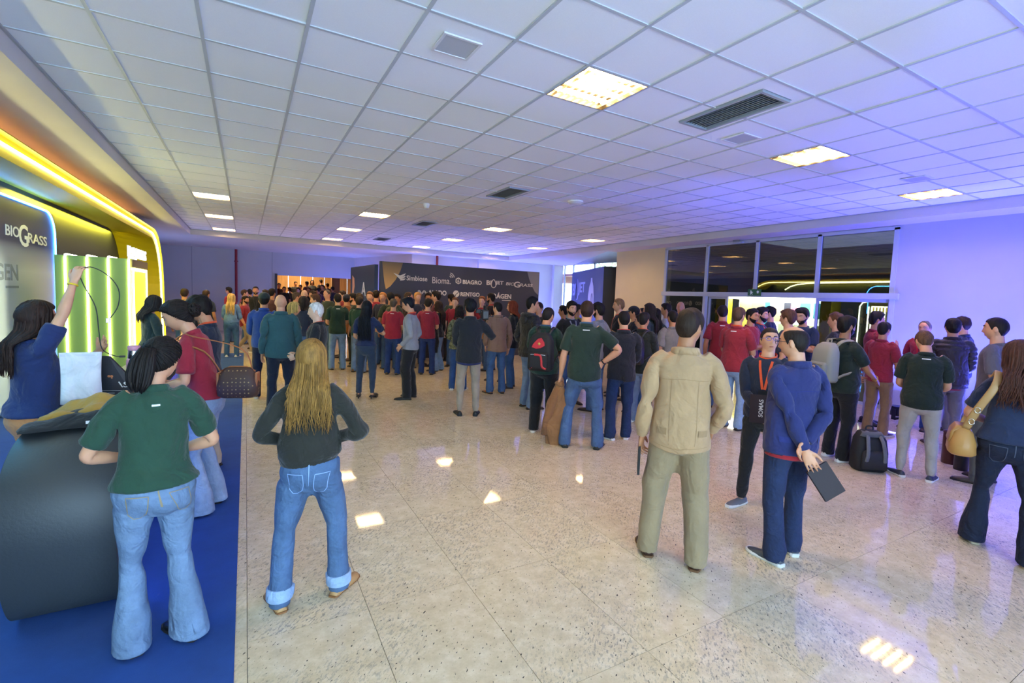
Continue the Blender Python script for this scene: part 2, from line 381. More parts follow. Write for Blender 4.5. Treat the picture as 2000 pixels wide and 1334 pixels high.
# analytic skin weights at rest: 0 pelvis 1 chest 2 head 3/4 upper arm R/L 5/6 forearm 7/8 hand 9/10 thigh 11/12 shin 13/14 foot
def weights(V,sk):
    n=len(V); W=np.zeros((n,15)); x,y,z=V.T
    left=x<0; ax=np.abs(x)
    A=np.stack([ax,y,z],1)-sk['sh']
    t=A@ADIR; perp=np.linalg.norm(A-np.outer(t,ADIR),axis=1)
    dz=np.clip(z-sk['sh'][2],0,.2); arm=sstep(-.05,.06,(ax-sk['sh'][0])-.8*dz)*(1-sstep(.10,.17,perp))
    k=sstep(.10,.19,t); arm=arm*(1-k)+k*(perp<.17)*sstep(.0,.03,ax-sk['sh'][0])
    fore=sstep(LU-.055,LU+.055,t); hand=sstep(LU+LF-.025,LU+LF+.02,t)
    head=sstep(1.475,1.55,z)*(1-arm)*(ax<.13); chest=sstep(.98,1.14,z)
    leg=1-sstep(.80,.96,z-0.0*ax); leg=np.where(arm>.3,0,leg)
    shin=1-sstep(.43,.55,z); foot=1-sstep(.06,.115,z)
    sideR=sstep(-.03,.03,x)
    for s in (0,1):
        m=(~left if s==0 else left)
        W[:,3+s]=np.where(m,arm*(1-fore),0); W[:,5+s]=np.where(m,arm*fore*(1-hand),0); W[:,7+s]=np.where(m,arm*hand,0)
        sd=sideR if s==0 else 1-sideR
        l=leg*sd
        W[:,9+s]=l*(1-shin); W[:,11+s]=l*shin*(1-foot); W[:,13+s]=l*shin*foot
    rest=np.clip(1-arm-leg,0,1)
    W[:,2]=rest*head; W[:,1]=rest*(1-head)*chest; W[:,0]=rest*(1-head)*(1-chest)
    W/=W.sum(1,keepdims=True)+1e-9
    return W,t,arm

def shortest(a,b):
    v=np.cross(a,b); c=float(np.dot(a,b)); s=np.linalg.norm(v)
    if s<1e-7: return np.eye(3)
    k=v/s; K=np.array([[0,-k[2],k[1]],[k[2],0,-k[0]],[-k[1],k[0],0]])
    return np.eye(3)+K*s+K@K*(1-c)
def axrot(k,a):
    k=np.asarray(k,float); k=k/np.linalg.norm(k); K=np.array([[0,-k[2],k[1]],[k[2],0,-k[0]],[-k[1],k[0],0]])
    return np.eye(3)+K*math.sin(a)+K@K*(1-math.cos(a))
def two_bone(S,T,l1,l2,pole):
    d=T-S; L=np.linalg.norm(d); L2=min(max(L,abs(l1-l2)+.02),l1+l2-.0015); d=d/L
    a=(l1*l1-l2*l2+L2*L2)/(2*L2); h=math.sqrt(max(l1*l1-a*a,0))
    p=pole-d*np.dot(pole,d); p/=np.linalg.norm(p)+1e-9
    return S+d*a+p*h, S+d*L2

HANG=dict(w=(.245,.035,.875),pole=(.35,-1,0),curl=.7)
ARMS=dict(hang=HANG,
  phone=dict(w=(.085,.295,1.115),pole=(.55,-.35,-1),curl=1.2,roll=.8),
  hold=dict(w=(.10,.26,1.02),pole=(.6,-.5,-1),curl=1.2,roll=.6),
  fold=dict(w=(-.065,.235,1.165),pole=(.8,-.1,-1),curl=.5,roll=.3),
  foldl=dict(w=(-.05,.265,1.115),pole=(.8,-.1,-1),curl=.5,roll=.3),
  clasp=dict(w=(.035,.235,.965),pole=(.8,-.6,-.4),curl=1.0),
  pocket=dict(w=(.205,.085,.93),pole=(.7,-1,0),curl=.3),
  hip=dict(w=(.205,-.02,1.045),pole=(1,-.45,.1),curl=.4,roll=-.6,bend=-.5),
  back=dict(w=(.01,-.175,.90),pole=(.9,-.6,-.2),curl=.9,roll=-1.2),
  chest=dict(w=(.06,.27,1.24),pole=(.7,-.1,-1),curl=1.2,roll=.5),
  chin=dict(w=(.05,.20,1.42),pole=(.5,.2,-1),curl=1.5,roll=.4),
  gest=dict(w=(.17,.36,1.16),pole=(.5,-.3,-1),curl=.4,roll=1.0))

class Fig:
    """pose of one person: bone transforms at rest scale"""
    def __init__(s,fem,ra,la,lean=0,twist=0,side=0,head=(0,0,0),feet=None,build=0.0,drop=.006):
        sk=skel(fem); s.sk=sk; s.fem=fem; s.build=build
        feet=feet or ((.12,.0,8),(-.12,.02,-8))
        M=[None]*15
        Rp=np.eye(3); tp=np.array([0,0,-drop])
        M[0]=(Rp,tp)
        Rc=rotz(math.radians(twist))@roty(math.radians(side))@rotx(-math.radians(lean)); wv=sk['waist']
        tc=wv+tp-Rc@wv; M[1]=(Rc,tc)
        nk=sk['neck']; hy,hp,hr=[math.radians(a) for a in head]
        Rh=Rc@rotz(hy)@rotx(hp)@roty(hr); th=Rc@nk+tc-Rh@nk; M[2]=(Rh,th)
        s.tw=[0,0]; s.froll=[0,0]; s.curl=[0,0]
        s.wrist=[None]*2; s.hand=[None]*2; s.elbow=[None]*2
        for i,(sp,sg) in enumerate(((ra,1),(la,-1))):
            sp=dict(ARMS[sp]) if isinstance(sp,str) else dict(sp)
            fl=np.array([sg,1,1.])
            S0=sk['sh']*fl; d0=ADIR*fl; S=Rc@S0+tc
            T=np.array(sp['w'],float)*fl
            if sp.get('rel','body')=='chest': T=Rc@T+tc
            else: T=Rc@T+tc if sp['w'][2]>1.08 else T+tp
            E,Wp=two_bone(S,T,LU,LF,np.array(sp.get('pole',(.3,-1,0)),float)*fl)
            s.wrist[i]=Wp; s.elbow[i]=E
            u=(E-S)/np.linalg.norm(E-S); f=(Wp-E)/np.linalg.norm(Wp-E)
            Rs=shortest(Rc@d0,u)@Rc                                   # swing only
            hinge0=np.cross(d0,np.array([0,1.,0])); hinge0/=np.linalg.norm(hinge0)
            n=np.cross(u,f); L=np.linalg.norm(n)
            if L<.12: tw=0.; 
            else:
                n/=L; hs=Rs@hinge0
                tw=math.atan2(np.dot(np.cross(hs,n),u),np.dot(hs,n))
            s.tw[i]=tw
            Ru=axrot(u,tw)@Rs
            M[3+i]=(Rs,S-Rs@S0)
            E0=S0+d0*LU
            Rf=shortest(Ru@d0,f)@Ru
            M[5+i]=(Rf,E-Rf@E0)
            roll=sp.get('roll',0)*sg; s.froll[i]=roll
            W0=S0+d0*(LU+LF)
            Rr=Rf@axrot(d0,roll)
            th0=np.array([0,1.,0]); Rhd=Rr@axrot(th0,sp.get('bend',0)*sg*-1)
            if 'dev' in sp: Rhd=Rr@axrot(np.cross(th0,d0),sp['dev'])@axrot(th0,sp.get('bend',0)*sg*-1)
            s.hand[i]=(Rhd,W0); M[7+i]=(Rhd,Wp-Rhd@W0)
            s.curl[i]=sp.get('curl',.6)
        s.foot=[None]*2
        for i,sg in enumerate((1,-1)):
            fl=np.array([sg,1,1.]); fx,fy,fyaw=feet[i][:3]; fz=feet[i][3] if len(feet[i])>3 else 0
            H0=sk['hip']*fl; K0=sk['knee']*fl; A0=sk['ank']*fl
            Hh=H0+tp; T=np.array([fx,fy-.012,.085+fz])
            l1=np.linalg.norm(K0-H0); l2=np.linalg.norm(A0-K0)
            fdir=np.array([-math.sin(-math.radians(fyaw)),math.cos(math.radians(fyaw)),0])
            K,A=two_bone(Hh,T,l1,l2,fdir+np.array([.08*sg,0,0]))
            u0=(K0-H0)/l1; f0=(A0-K0)/l2; u=(K-Hh)/np.linalg.norm(K-Hh); f=(A-K)/np.linalg.norm(A-K)
            Ry=rotz(-math.radians(fyaw)*.6)
            Rt=shortest(Ry@u0,u)@Ry; Rk=shortest(Rt@f0,f)@Rt
            Rft=rotz(-math.radians(fyaw))@rotx(-math.radians(feet[i][4]) if len(feet[i])>4 else 0)
            M[9+i]=(Rt,Hh-Rt@H0); M[11+i]=(Rk,K-Rk@K0); M[13+i]=(Rft,A-Rft@A0)
            s.foot[i]=A
        s.M=M
    def morph(s,V,arm):
        if not s.build: return V
        z=V[:,2]; g=np.exp(-((z-1.04)/.20)**2)*(1-arm); g2=np.exp(-((z-.93)/.32)**2)*(1-arm)*.5
        V=V.copy(); k=s.build
        V[:,0]*=1+k*(.8*g+.5*g2)
        V[:,1]=np.where(V[:,1]>0,V[:,1]*(1+k*(1.7*g+.3*g2)),V[:,1]*(1+k*(.7*g+.5*g2)))
        return V
    def apply(s,V,bound=None):
        V=np.asarray(V,float)
        W,t,arm=bound if bound is not None else weights(V,s.sk)
        V=s.morph(V,arm)
        out=np.zeros_like(V)
        for b in range(15):
            w=W[:,b]; idx=np.nonzero(w>1e-5)[0]
            if not len(idx): continue
            R,tr=s.M[b]; P=V[idx]
            if 3<=b<=8:
                i=(b-3)%2; fl=np.array([1. if i==0 else -1.,1,1]); d0=ADIR*fl; S0=s.sk['sh']*fl
                tt=t[idx]
                if b<5: ang=s.tw[i]*np.clip(tt/LU,0,1); O=S0; P=rot_about(P,O,d0,ang)
                elif b<7: ang=s.froll[i]*np.clip((tt-LU)/LF,0,1); P=rot_about(P,S0,d0,ang)
                else: P=s.curl_fingers(P,i,tt,d0,S0)
            out[idx]+=w[idx,None]*(P@R.T+tr)
        return out
    def curl_fingers(s,P,i,tt,d0,S0):
        c=s.curl[i]
        if not c: return P
        th=np.array([0,1.,0]); pn=np.cross(th,ADIR); pn=-pn if pn[0]>0 else pn; pn=pn*np.array([1 if i==0 else -1,1,1])
        K=LU+LF+.088; a=(P-S0)@d0-K; lat=(P-S0)@th; nn=(P-S0)@pn
        m=(a>0)&(lat<.052)
        Lf=.08
        th_=np.clip(a,0,None)/Lf*c
        r=Lf/c
        na=np.where(m,(r-nn)*np.sin(th_),a); nnn=np.where(m,r-(r-nn)*np.cos(th_),nn)
        return S0+np.outer(na+K,d0)+np.outer(lat,th)+np.outer(nnn,pn)
def rot_about(P,O,k,ang):
    p=P-O; c=np.cos(ang)[:,None]; sn=np.sin(ang)[:,None]; k=np.asarray(k)
    return O+p*c+np.cross(np.broadcast_to(k,p.shape),p)*sn+np.outer(p@k,k)*(1-c)

LODS=('near','mid','far')
TPL={}
def wrinkle(V,seed,arm_t=None,amp=.004,kind='top'):
    rng=np.random.RandomState(seed); d=np.zeros(len(V))
    for k in range(9):
        w=rng.normal(0,1,3)*np.array([9,9,26 if k%3 else 9]); d+=np.sin(V@w+rng.rand()*6.28+1.5*np.sin(V@rng.normal(0,6,3)))
    return d*amp/3.0
def vnormals(V,F):
    N=np.zeros_like(V)
    T=np.array([f[:3] for f in F]); n=np.cross(V[T[:,1]]-V[T[:,0]],V[T[:,2]]-V[T[:,0]])
    for k in range(3): np.add.at(N,T[:,k],n)
    return N/(np.linalg.norm(N,axis=1,keepdims=True)+1e-12)

def template(kind,sub,fem):
    key=(kind,sub,fem)
    if key in TPL: return TPL[key]
    if kind=='body': L=remeshed(body_parts(fem),.0055,2,(16000,7000,3000))
    elif kind=='top': L=remeshed(top_parts(sub,fem),.0095,6,(11000,4500,1700) if sub!='puffer' else (16000,12000,6000))
    else: L=remeshed(pants_parts(sub,fem),.0095,4,(10000,4200,1600))
    out=[]; sk=skel(fem)
    for li,(V,F) in enumerate(L):
        b=weights(V,sk)
        if kind!='body':
            N=vnormals(V,F); amp=.0055 if li<2 else .003
            d=wrinkle(V,hash(sub)%97+3 if False else len(sub)*7+fem,None,amp)
            z=V[:,2]
            if kind=='top':
                t=b[1]; arm=b[2]
                d*=np.where(arm>.5,1+1.6*np.exp(-((t-LU)/.07)**2),.7+1.2*np.exp(-((z-1.0)/.09)**2))
                if sub=='puffer':
                    q=np.where(arm>.5,t/.062,z/.062); d=d*.3+.020*(np.abs(np.sin(q*PI))**.6-.6)
            else:
                d*=.7+1.3*np.exp(-((z-.49)/.07)**2)+1.8*np.exp(-((z-.10)/.06)**2)*(0 if sub=='flare' else 1)+.8*np.exp(-((z-.80)/.05)**2)
            V=V+N*d[:,None]
            out.append((V,F,b,N))
        else:
            N=vnormals(V,F); z=V[:,2]; arm=b[2]; t=b[1]
            cov=(1-sstep(1.43,1.465,z))*(1-arm)+arm*(1-sstep(.14,.21,t))*.8
            long=arm*(1-sstep(LU+LF-.07,LU+LF-.03,t))
            out.append((V,F,b,-N*(cov*.013)[:,None],-N*(np.maximum(cov,long*.9)*.013)[:,None]))
    TPL[key]=out
    return out
# ------------------------------------------------------------------ the foyer
ZC,SOF=3.586,3.42                                   # tile ceiling and the lower plaster soffit round it
GX0,GY0,T=.9895,3.0710,.625                         # ceiling grid origin and module
XL,XR,YF=-1.49,9.71,18.45                           # edges of the tile field
WXR=10.35                                           # right wall
def struct(name,V,F,m,label=None,smooth=False): return setp(obj(name,V,F,m,None,smooth),label,None,None,'structure')
WHITE=mat('wallpaint','#d5d2d0'); CREAM=mat('wallpaint','#d6c79a')
# floor: granite slabs 0.606 x 1.0 m laid on a dark joint bed
fl=empty('floor',(0,0,0),0,1,'polished speckled granite floor of pale slabs',None,None,'structure')
V,F=box(-4,18,-5,40,-.08,-.006); obj('bed',V,F,mat('plain','#7d6f60',.8),fl)
SX,SY=.6065,1.0
def slab(): return box(.0015,SX-.0015,.0015,SY-.0015,-.03,0)
_v,_f=slab(); me_slab=bpy.data.meshes.new('slab'); me_slab.from_pydata([tuple(v) for v in _v],[],_f); me_slab.materials.append(mat('granite')); 
cells=[]
for i in range(0,17):
    for j in range(-5,18): cells.append((i*SX,j*SY+.74))
def dist(c): return math.hypot(c[0]+.3,c[1]+.5)
def seen(c):                                                     # in front of the camera's view
    x,y=c[0]+.3,c[1]+.5; d=.501*x+.865*y; s=.865*x-.501*y; return d>1.0 and abs(s)<1.25*d+.8
vis=sorted([c for c in cells if seen(c)],key=dist); one=vis[:300]; rest=[c for c in cells if c not in set(one)]
for c in one: inst('slab',me_slab,fl,(c[0],c[1],0))
V,F=join([(_v+np.array([c[0],c[1],0]),_f) for c in rest])
setp(obj('slab_field',V,F,mat('granite'),fl),None,None,None,'stuff')
V,F=box(0,17*SX,18.74,24.2,-.03,0); V2=box(-4,-.0015,-5,40,-.03,0); V3=box(17*SX+.0015,18,-5,40,-.03,0); V4=box(0,17*SX,24.2,40,-.03,0)
setp(obj('slab_field',*join([(V,F),V2,V3,V4]),mat('granite'),fl),None,None,None,'stuff')
# blue carpet of the stand
V,F=box(-3.1,-.055,-2,15.6,0,.006); struct('carpet',V,F,mat('carpet','#234b92'),'blue needle-felt carpet strip along the stand')
# ceiling
ce=empty('ceiling',(0,0,0),0,1,'white suspended ceiling of square tiles',None,None,'structure')
LIGHTS={(2,0),(7,0),(12,0)}|{(a,b) for a in(-3,2,7,12) for b in(13,18,23)}
VENTS=[(3.84,3.045),(3.84,7.43),(3.86,11.9),(3.86,16.3)]
_v,_f=box(.011,T-.011,.011,T-.011,.006,.018); _c=[(.011,.011),(T-.011,.011)]
me_tile=bpy.data.meshes.new('ceiling_tile'); me_tile.from_pydata([tuple(v) for v in _v],[],_f); me_tile.materials.append(mat('tile','#eef1f4'))
tiles=[]
A0=math.floor((XL-GX0)/T); A1=math.ceil((XR-GX0)/T); B0=math.floor((-2.6-GY0)/T); B1=math.ceil((YF-GY0)/T)
def vent_hit(x0,y0):
    return any(x0<vx+.20 and x0+T>vx-.20 and y0<vy+.45 and y0+T>vy-.45 for vx,vy in VENTS)
fullv=[];edge=[]
for a in range(A0,A1):
    for b in range(B0,B1):
        if (a,b) in LIGHTS: continue
        x0,y0=GX0+a*T,GY0+b*T; x1,y1=x0+T,y0+T
        ex0,ex1,ey1=max(x0,XL),min(x1,XR),min(y1,YF)
        if ex1-ex0<.03 or ey1-y0<.03: continue
        cut=(ex0>x0 or ex1<x1 or ey1<y1)
        if vent_hit(x0,y0):                                      # tile cut round the air grille
            vx,vy=[v for v in VENTS if x0<v[0]+.20 and x0+T>v[0]-.20 and y0<v[1]+.45 and y0+T>v[1]-.45][0]
            q=[]
            lx,hx,ly,hy=max(x0+.011,vx-.20),min(x1-.011,vx+.20),max(y0+.011,vy-.45),min(y1-.011,vy+.45)
            for bx_ in [(x0+.011,lx,y0+.011,y1-.011),(hx,x1-.011,y0+.011,y1-.011),(lx,hx,y0+.011,ly),(lx,hx,hy,y1-.011)]:
                if bx_[1]-bx_[0]>.01 and bx_[3]-bx_[2]>.01: q.append(box(bx_[0],bx_[1],bx_[2],bx_[3],ZC+.006,ZC+.018))
            if q: obj('ceiling_tile',*join(q),mat('tile','#eef1f4'),ce)
        elif cut: edge.append(box(ex0+.005,ex1-.005,y0+.011,ey1-.011,ZC+.006,ZC+.018))
        else: fullv.append((x0,y0))
fullv.sort(key=lambda c:(0 if seen((c[0],c[1])) else 1,math.hypot(c[0]+.3,c[1]+.3)))
for x0,y0 in fullv[:300]:
    o=inst('ceiling_tile',me_tile,ce,(x0,y0,ZC+random.uniform(-.0015,.0015))); o.rotation_euler=(random.uniform(-.004,.004),random.uniform(-.004,.004),0)
setp(obj('ceiling_tile_field',*join([(_v+np.array([x0,y0,ZC]),_f) for x0,y0 in fullv[300:]]+edge),mat('tile','#eef1f4'),ce),None,None,None,'stuff')
TB=mat('plain','#bcc2c6',.45)
def vent_cut(lo,hi,pos,axis):                                    # tees stop at the air grilles
    segs=[(lo,hi)]
    for vx,vy in VENTS:
        c,w=((vx,.19) if axis=='x' else (vy,.44)); oc,ow=((vy,.44) if axis=='x' else (vx,.19))
        if abs(pos-oc)<ow:
            ns=[]
            for a,b in segs:
                if b<=c-w or a>=c+w: ns.append((a,b))
                else:
                    if a<c-w: ns.append((a,c-w))
                    if b>c+w: ns.append((c+w,b))
            segs=ns
    return segs
for a in range(A0+1,A1):
    x=GX0+a*T
    q=[box(x-.012,x+.012,y0,y1,ZC-.001,ZC+.030) for y0,y1 in vent_cut(-2.6,YF,x,'y')]
    obj('main_tee',*join(q),TB,ce)
cr=[]
for b in range(B0,B1):
    y=GY0+b*T
    for a in range(A0,A1):
        x0,x1=max(GX0+a*T+.012,XL),min(GX0+(a+1)*T-.012,XR)
        for q in vent_cut(x0,x1,y,'x'): cr.append(box(q[0],q[1],y-.012,y+.012,ZC,ZC+.028))
setp(obj('cross_tees',*join(cr),TB,ce),None,None,None,'stuff')
V,F=join([box(-4,WXR+.3,-5,40,ZC+.25,ZC+.3),box(WXR+.3,13,19.2,40,ZC+.25,ZC+.3)]); obj('slab_above',V,F,mat('plain','#3a3a3c',.9),ce)
# soffit: lower plaster border with a small upstand
SOFM=mat('wallpaint','#cdc8c2')
so=empty('ceiling_soffit',(0,0,0),0,1,'plaster soffit border below the tile ceiling',None,None,'structure')
V,F=box(-3.2,XL,-5,40,SOF,ZC+.02); obj('soffit_panel',V,F,SOFM,so)
V,F=box(XR,WXR+.3,-5,12.2,SOF,ZC+.02); obj('soffit_panel',V,F,SOFM,so)
V,F=box(XL,6.2,YF,40,SOF,ZC+.02); obj('soffit_panel',V,F,SOFM,so)
pl=[(6.2,YF),(XR,YF),(XR,12.2),(9.95,12.2),(12.9,18.2),(12.9,19.6),(6.2,19.6)]
V=[(x,y,z) for z in(SOF,ZC+.02) for x,y in pl]; n=len(pl); F=[tuple(range(n-1,-1,-1)),tuple(range(n,2*n))]+[(i,(i+1)%n,n+(i+1)%n,n+i) for i in range(n)]
obj('soffit_panel',V,F,SOFM,so)
for q in [box(XL-.004,XL+.02,-2.6,YF,ZC-.012,ZC+.004),box(XL,XR,YF-.02,YF+.004,ZC-.012,ZC+.004),box(XR-.02,XR+.004,-2.6,YF,ZC-.012,ZC+.004)]: obj('edge_angle',*q,mat('plain','#a5a9ac',.4),so)
V,F=box(9.6,13.1,11.9,20,4.05,4.15); obj('porch_ceiling',V,F,SOFM,so)
# walls
V,F=box(-3.4,-3.2,-5,24.2,0,SOF+.3); struct('wall_left',V,F,mat('wallpaint','#a9a6a6'))
wf=empty('wall_back',(0,0,0),0,1,'grey lavender far wall with a wide doorway',None,None,'structure')
GREY=mat('wallpaint','#b9b6bb')
for q in [box(-3.2,1.17,24,24.25,0,SOF+.1),box(1.17,4.45,24,24.25,2.44,SOF+.1),box(4.45,6.3,24,24.25,0,SOF+.1)]: obj('wall_panel',*q,GREY,wf)
for x in (-1.9,1.0): obj('joint_strip',*box(x-.012,x+.012,23.99,24.0,0,SOF),mat('plain','#9a98a0',.7),wf)
obj('door_jamb',*box(1.10,1.20,23.94,24.26,0,2.50),mat('plain','#4a4038',.6),wf)
V=[(4.45,24,0),(5.75,19.2,0),(5.95,19.26,0),(4.65,24.05,0)]; V=[(x,y,z) for z in(0,SOF+.1) for x,y,_ in V]; F=[(3,2,1,0),(4,5,6,7),(0,1,5,4),(1,2,6,5),(2,3,7,6),(3,0,4,7)]
struct('wall_return',V,F,mat('wallpaint','#d8cfd2'))
wb=empty('wall_far',(0,0,0),0,1,'white far wall washed with blue light behind the backdrop',None,None,'structure')
obj('wall_panel',*box(5.75,8.6,19.2,19.45,0,SOF+.1),WHITE,wb); obj('wall_panel',*box(8.6,12.35,19.05,19.45,0,SOF+.1),WHITE,wb); obj('pilaster',*box(12.35,12.85,18.9,19.45,0,SOF+.1),WHITE,wb)
struct('wall_sky_block',*box(3.2,WXR+.25,-3.05,-2.8,0,SOF+.3),mat('wallpaint','#c9c9cc'))  # unseen part-width wall, added to keep sky light off the right wall
# right wall with the glazed shopfront
wr=empty('wall_right',(0,0,0),0,1,'white right wall beside the glazed entrance',None,None,'structure')
obj('wall_panel',*box(WXR,WXR+.25,-5,4.38,0,SOF+.1),mat('wallpaint','#b6b6c4'),wr)
obj('wall_panel',*box(WXR,WXR+.25,10.08,12.2,0,SOF+.6),CREAM,wr)
obj('wall_panel',*box(WXR+.0,WXR+.25,4.38,10.08,3.36,SOF+.1),mat('wallpaint','#b6b6c4'),wr)
obj('wall_panel',*box(WXR+.25,12.9,11.95,12.2,3.42,4.1),CREAM,wr)
# glazing: window_1 four upper lights, window_2 lower left light, door_1 sliding leaves
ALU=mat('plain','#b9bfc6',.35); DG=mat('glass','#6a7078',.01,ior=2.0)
w1=empty('window_1',(0,0,0),0,1,'row of four dark glazed upper lights in aluminium frame',None,None,'structure')
MY=[4.42,5.80,7.22,8.64,10.06]
for i,y in enumerate(MY): obj('mullion',*box(WXR-.02,WXR+.06,y-.04,y+.04,2.15,3.38),ALU,w1)
obj('frame_rail',*box(WXR-.02,WXR+.06,4.38,10.1,3.34,3.40),ALU,w1)
obj('transom',*box(WXR-.06,WXR+.08,4.30,10.12,2.06,2.17),ALU,w1)
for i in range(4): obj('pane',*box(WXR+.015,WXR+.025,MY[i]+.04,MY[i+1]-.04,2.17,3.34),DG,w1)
w2=empty('window_2',(0,0,0),0,1,'fixed dark glazed side light left of the entrance',None,None,'structure')
obj('jamb',*box(WXR-.03,WXR+.07,10.02,10.10,0,2.06),ALU,w2); obj('jamb',*box(WXR-.03,WXR+.07,8.60,8.68,0,2.06),ALU,w2); obj('sill',*box(WXR-.02,WXR+.06,8.68,10.02,0,.08),ALU,w2)
obj('pane',*box(WXR+.015,WXR+.025,8.68,10.02,.08,2.06),DG,w2)
d1=empty('door_1',(0,0,0),0,1,'pair of sliding glass doors standing open',None,None,'structure')
for y0,y1,x in [(8.02,8.58,.10),(4.45,5.84,.10)]:
    lf=obj('door_leaf',*box(WXR+x,WXR+x+.012,y0+.05,y1-.05,.06,2.03),DG,d1)
    for q in [box(WXR+x-.02,WXR+x+.03,y0,y0+.05,0,2.06),box(WXR+x-.02,WXR+x+.03,y1-.05,y1,0,2.06),box(WXR+x-.02,WXR+x+.03,y0+.05,y1-.05,0,.06),box(WXR+x-.02,WXR+x+.03,y0+.05,y1-.05,2.0,2.06)]: obj('stile',*q,ALU,lf)
obj('jamb',*box(WXR-.03,WXR+.07,4.36,4.44,0,2.06),ALU,d1)
# far glazed porch with daylight
w3=empty('window_3',(0,0,0),0,1,'tall daylight glazing of the porch beyond the cream wall',None,None,'structure')
for y in (18.85,18.15,16.6,15.1,13.6,12.2): obj('mullion',*box(12.88,12.96,y-.035,y+.035,0,3.5),mat('plain','#cfd4da',.4),w3)
for z in (.9,3.45): obj('frame_rail',*box(12.88,12.96,12.2,18.9,z-.035,z+.035),mat('plain','#cfd4da',.4),w3)
yy=[18.85,18.15,16.6,15.1,13.6,12.2]
for i in range(5): obj('pane',*box(12.915,12.925,yy[i+1]+.035,yy[i]-.035,.935,3.415),mat('glass','#f2f6f8',.0),w3)
obj('header',*box(12.86,12.98,12.0,18.9,3.485,4.05),WHITE,w3); obj('dado',*box(12.88,12.98,12.2,18.9,0,.865),WHITE,w3)
# room behind the far doorway
d2=empty('wall_hall',(0,0,0),0,1,'timber-clad hall beyond the far doorway',None,None,'structure')
OAK=mat('wood','#b58a55')
for k in range(9): obj('cladding_board',*box(.2+k*.62,.2+k*.62+.60,30,30.1,0,3.4),OAK if k not in(0,) else mat('wood','#b0702c'),d2)
obj('side_wall',*box(.0,.1,24.3,30,0,3.4),mat('wood','#b5722e'),d2); obj('pier',*box(3.95,4.35,27.5,27.9,0,3.4),mat('wallpaint','#8a6a4a'),d2); obj('side_wall',*box(5.8,5.9,24.3,30,0,3.4),mat('wood','#8f5526'),d2)
area('hall_downlight',(2.6,28.3,3.3),(0,0,0),1.6,85,(1.0,.74,.42))
# light fittings
TUBE=mat('emit','#ffd79c',s=72.0); REF=mat('metal','#4a463e',.4); LOUV=mat('metal','#c4bfb8',.3)
_tub=tube([(.04,0,0),(T-.04,0,0)],[.020,.020],8); me_tube=raw_mesh('tube_lamp',*_tub); me_tube.materials.append(TUBE)
_pan=join([box(.012,T-.012,.012,T-.012,.085,.09),box(.012,.016,.012,T-.012,0,.09),box(T-.016,T-.012,.012,T-.012,0,.09),box(.012,T-.012,.012,.016,0,.09),box(.012,T-.012,T-.016,T-.012,0,.09)]); me_pan=raw_mesh('reflector',*_pan); me_pan.materials.append(REF)
_lv=join([box(.016,T-.016,y-.003,y+.003,0,.03) for y in (.012,.156,.3125,.469,T-.012)]+[box(x-.0012,x+.0012,.016,T-.016,0,.022) for x in np.linspace(.07,T-.07,8)]); me_lv=raw_mesh('louvre',*_lv); me_lv.materials.append(LOUV)
NEARL={(2,0):'nearest of the lit louvred ceiling lights, above the blond woman',(7,0):'lit louvred ceiling light beyond the long air grille',(12,0):'lit louvred ceiling light nearest the blue-lit right wall'}
COLN={-3:'above the yellow stand',2:'between the stand and the dark backdrop',7:'above the dark backdrop',12:'nearest the cream wall'}; ROWN={13:'first of its row of three',18:'middle of its row of three',23:'last of its row of three'}
for a,b in sorted(LIGHTS):
    lab=NEARL.get((a,b)) or 'far louvred light %s, %s'%(COLN[a],ROWN[b])
    r=empty('ceiling_light',(GX0+a*T,GY0+b*T,ZC-.004),0,1,lab,'ceiling light','recessed louvred fluorescent lights')
    inst('reflector',me_pan,r); inst('louvre',me_lv,r)
    for y in (.084,.234,.391,.541): inst('tube_lamp',me_tube,r,(0,y,.045))
# air grilles
for k,(vx,vy) in enumerate(VENTS):
    r=empty('air_grille',(vx,vy,ZC-.004),0,1,['large grey slatted air grille beside the louvred light, nearest of the four','second air grille, in mid ceiling near the smoke detector','third air grille, small and dark above the crowd','smallest and farthest dark air grille near the ceiling edge'][k],'air grille','slatted air grilles in the ceiling')
    fm=mat('plain','#9aa2a8',.4)
    obj('frame',*join([box(-.19,.19,-.44,-.41,-.008,.02),box(-.19,.19,.41,.44,-.008,.02),box(-.19,-.165,-.41,.41,-.008,.02),box(.165,.19,-.41,.41,-.008,.02)]),fm,r)
    obj('duct',*box(-.165,.165,-.41,.41,.10,.12),mat('plain','#4a5056',.8),r)
    for x in np.linspace(-.14,.14,9):
        V,F=box(-.022,.022,-.41,.41,-.0015,.0015); c,s_=math.cos(.75),math.sin(.75); W=V.copy(); W[:,0]=V[:,0]*c-V[:,2]*s_+x; W[:,2]=V[:,0]*s_+V[:,2]*c+.018; obj('slat',W,F,fm,r)
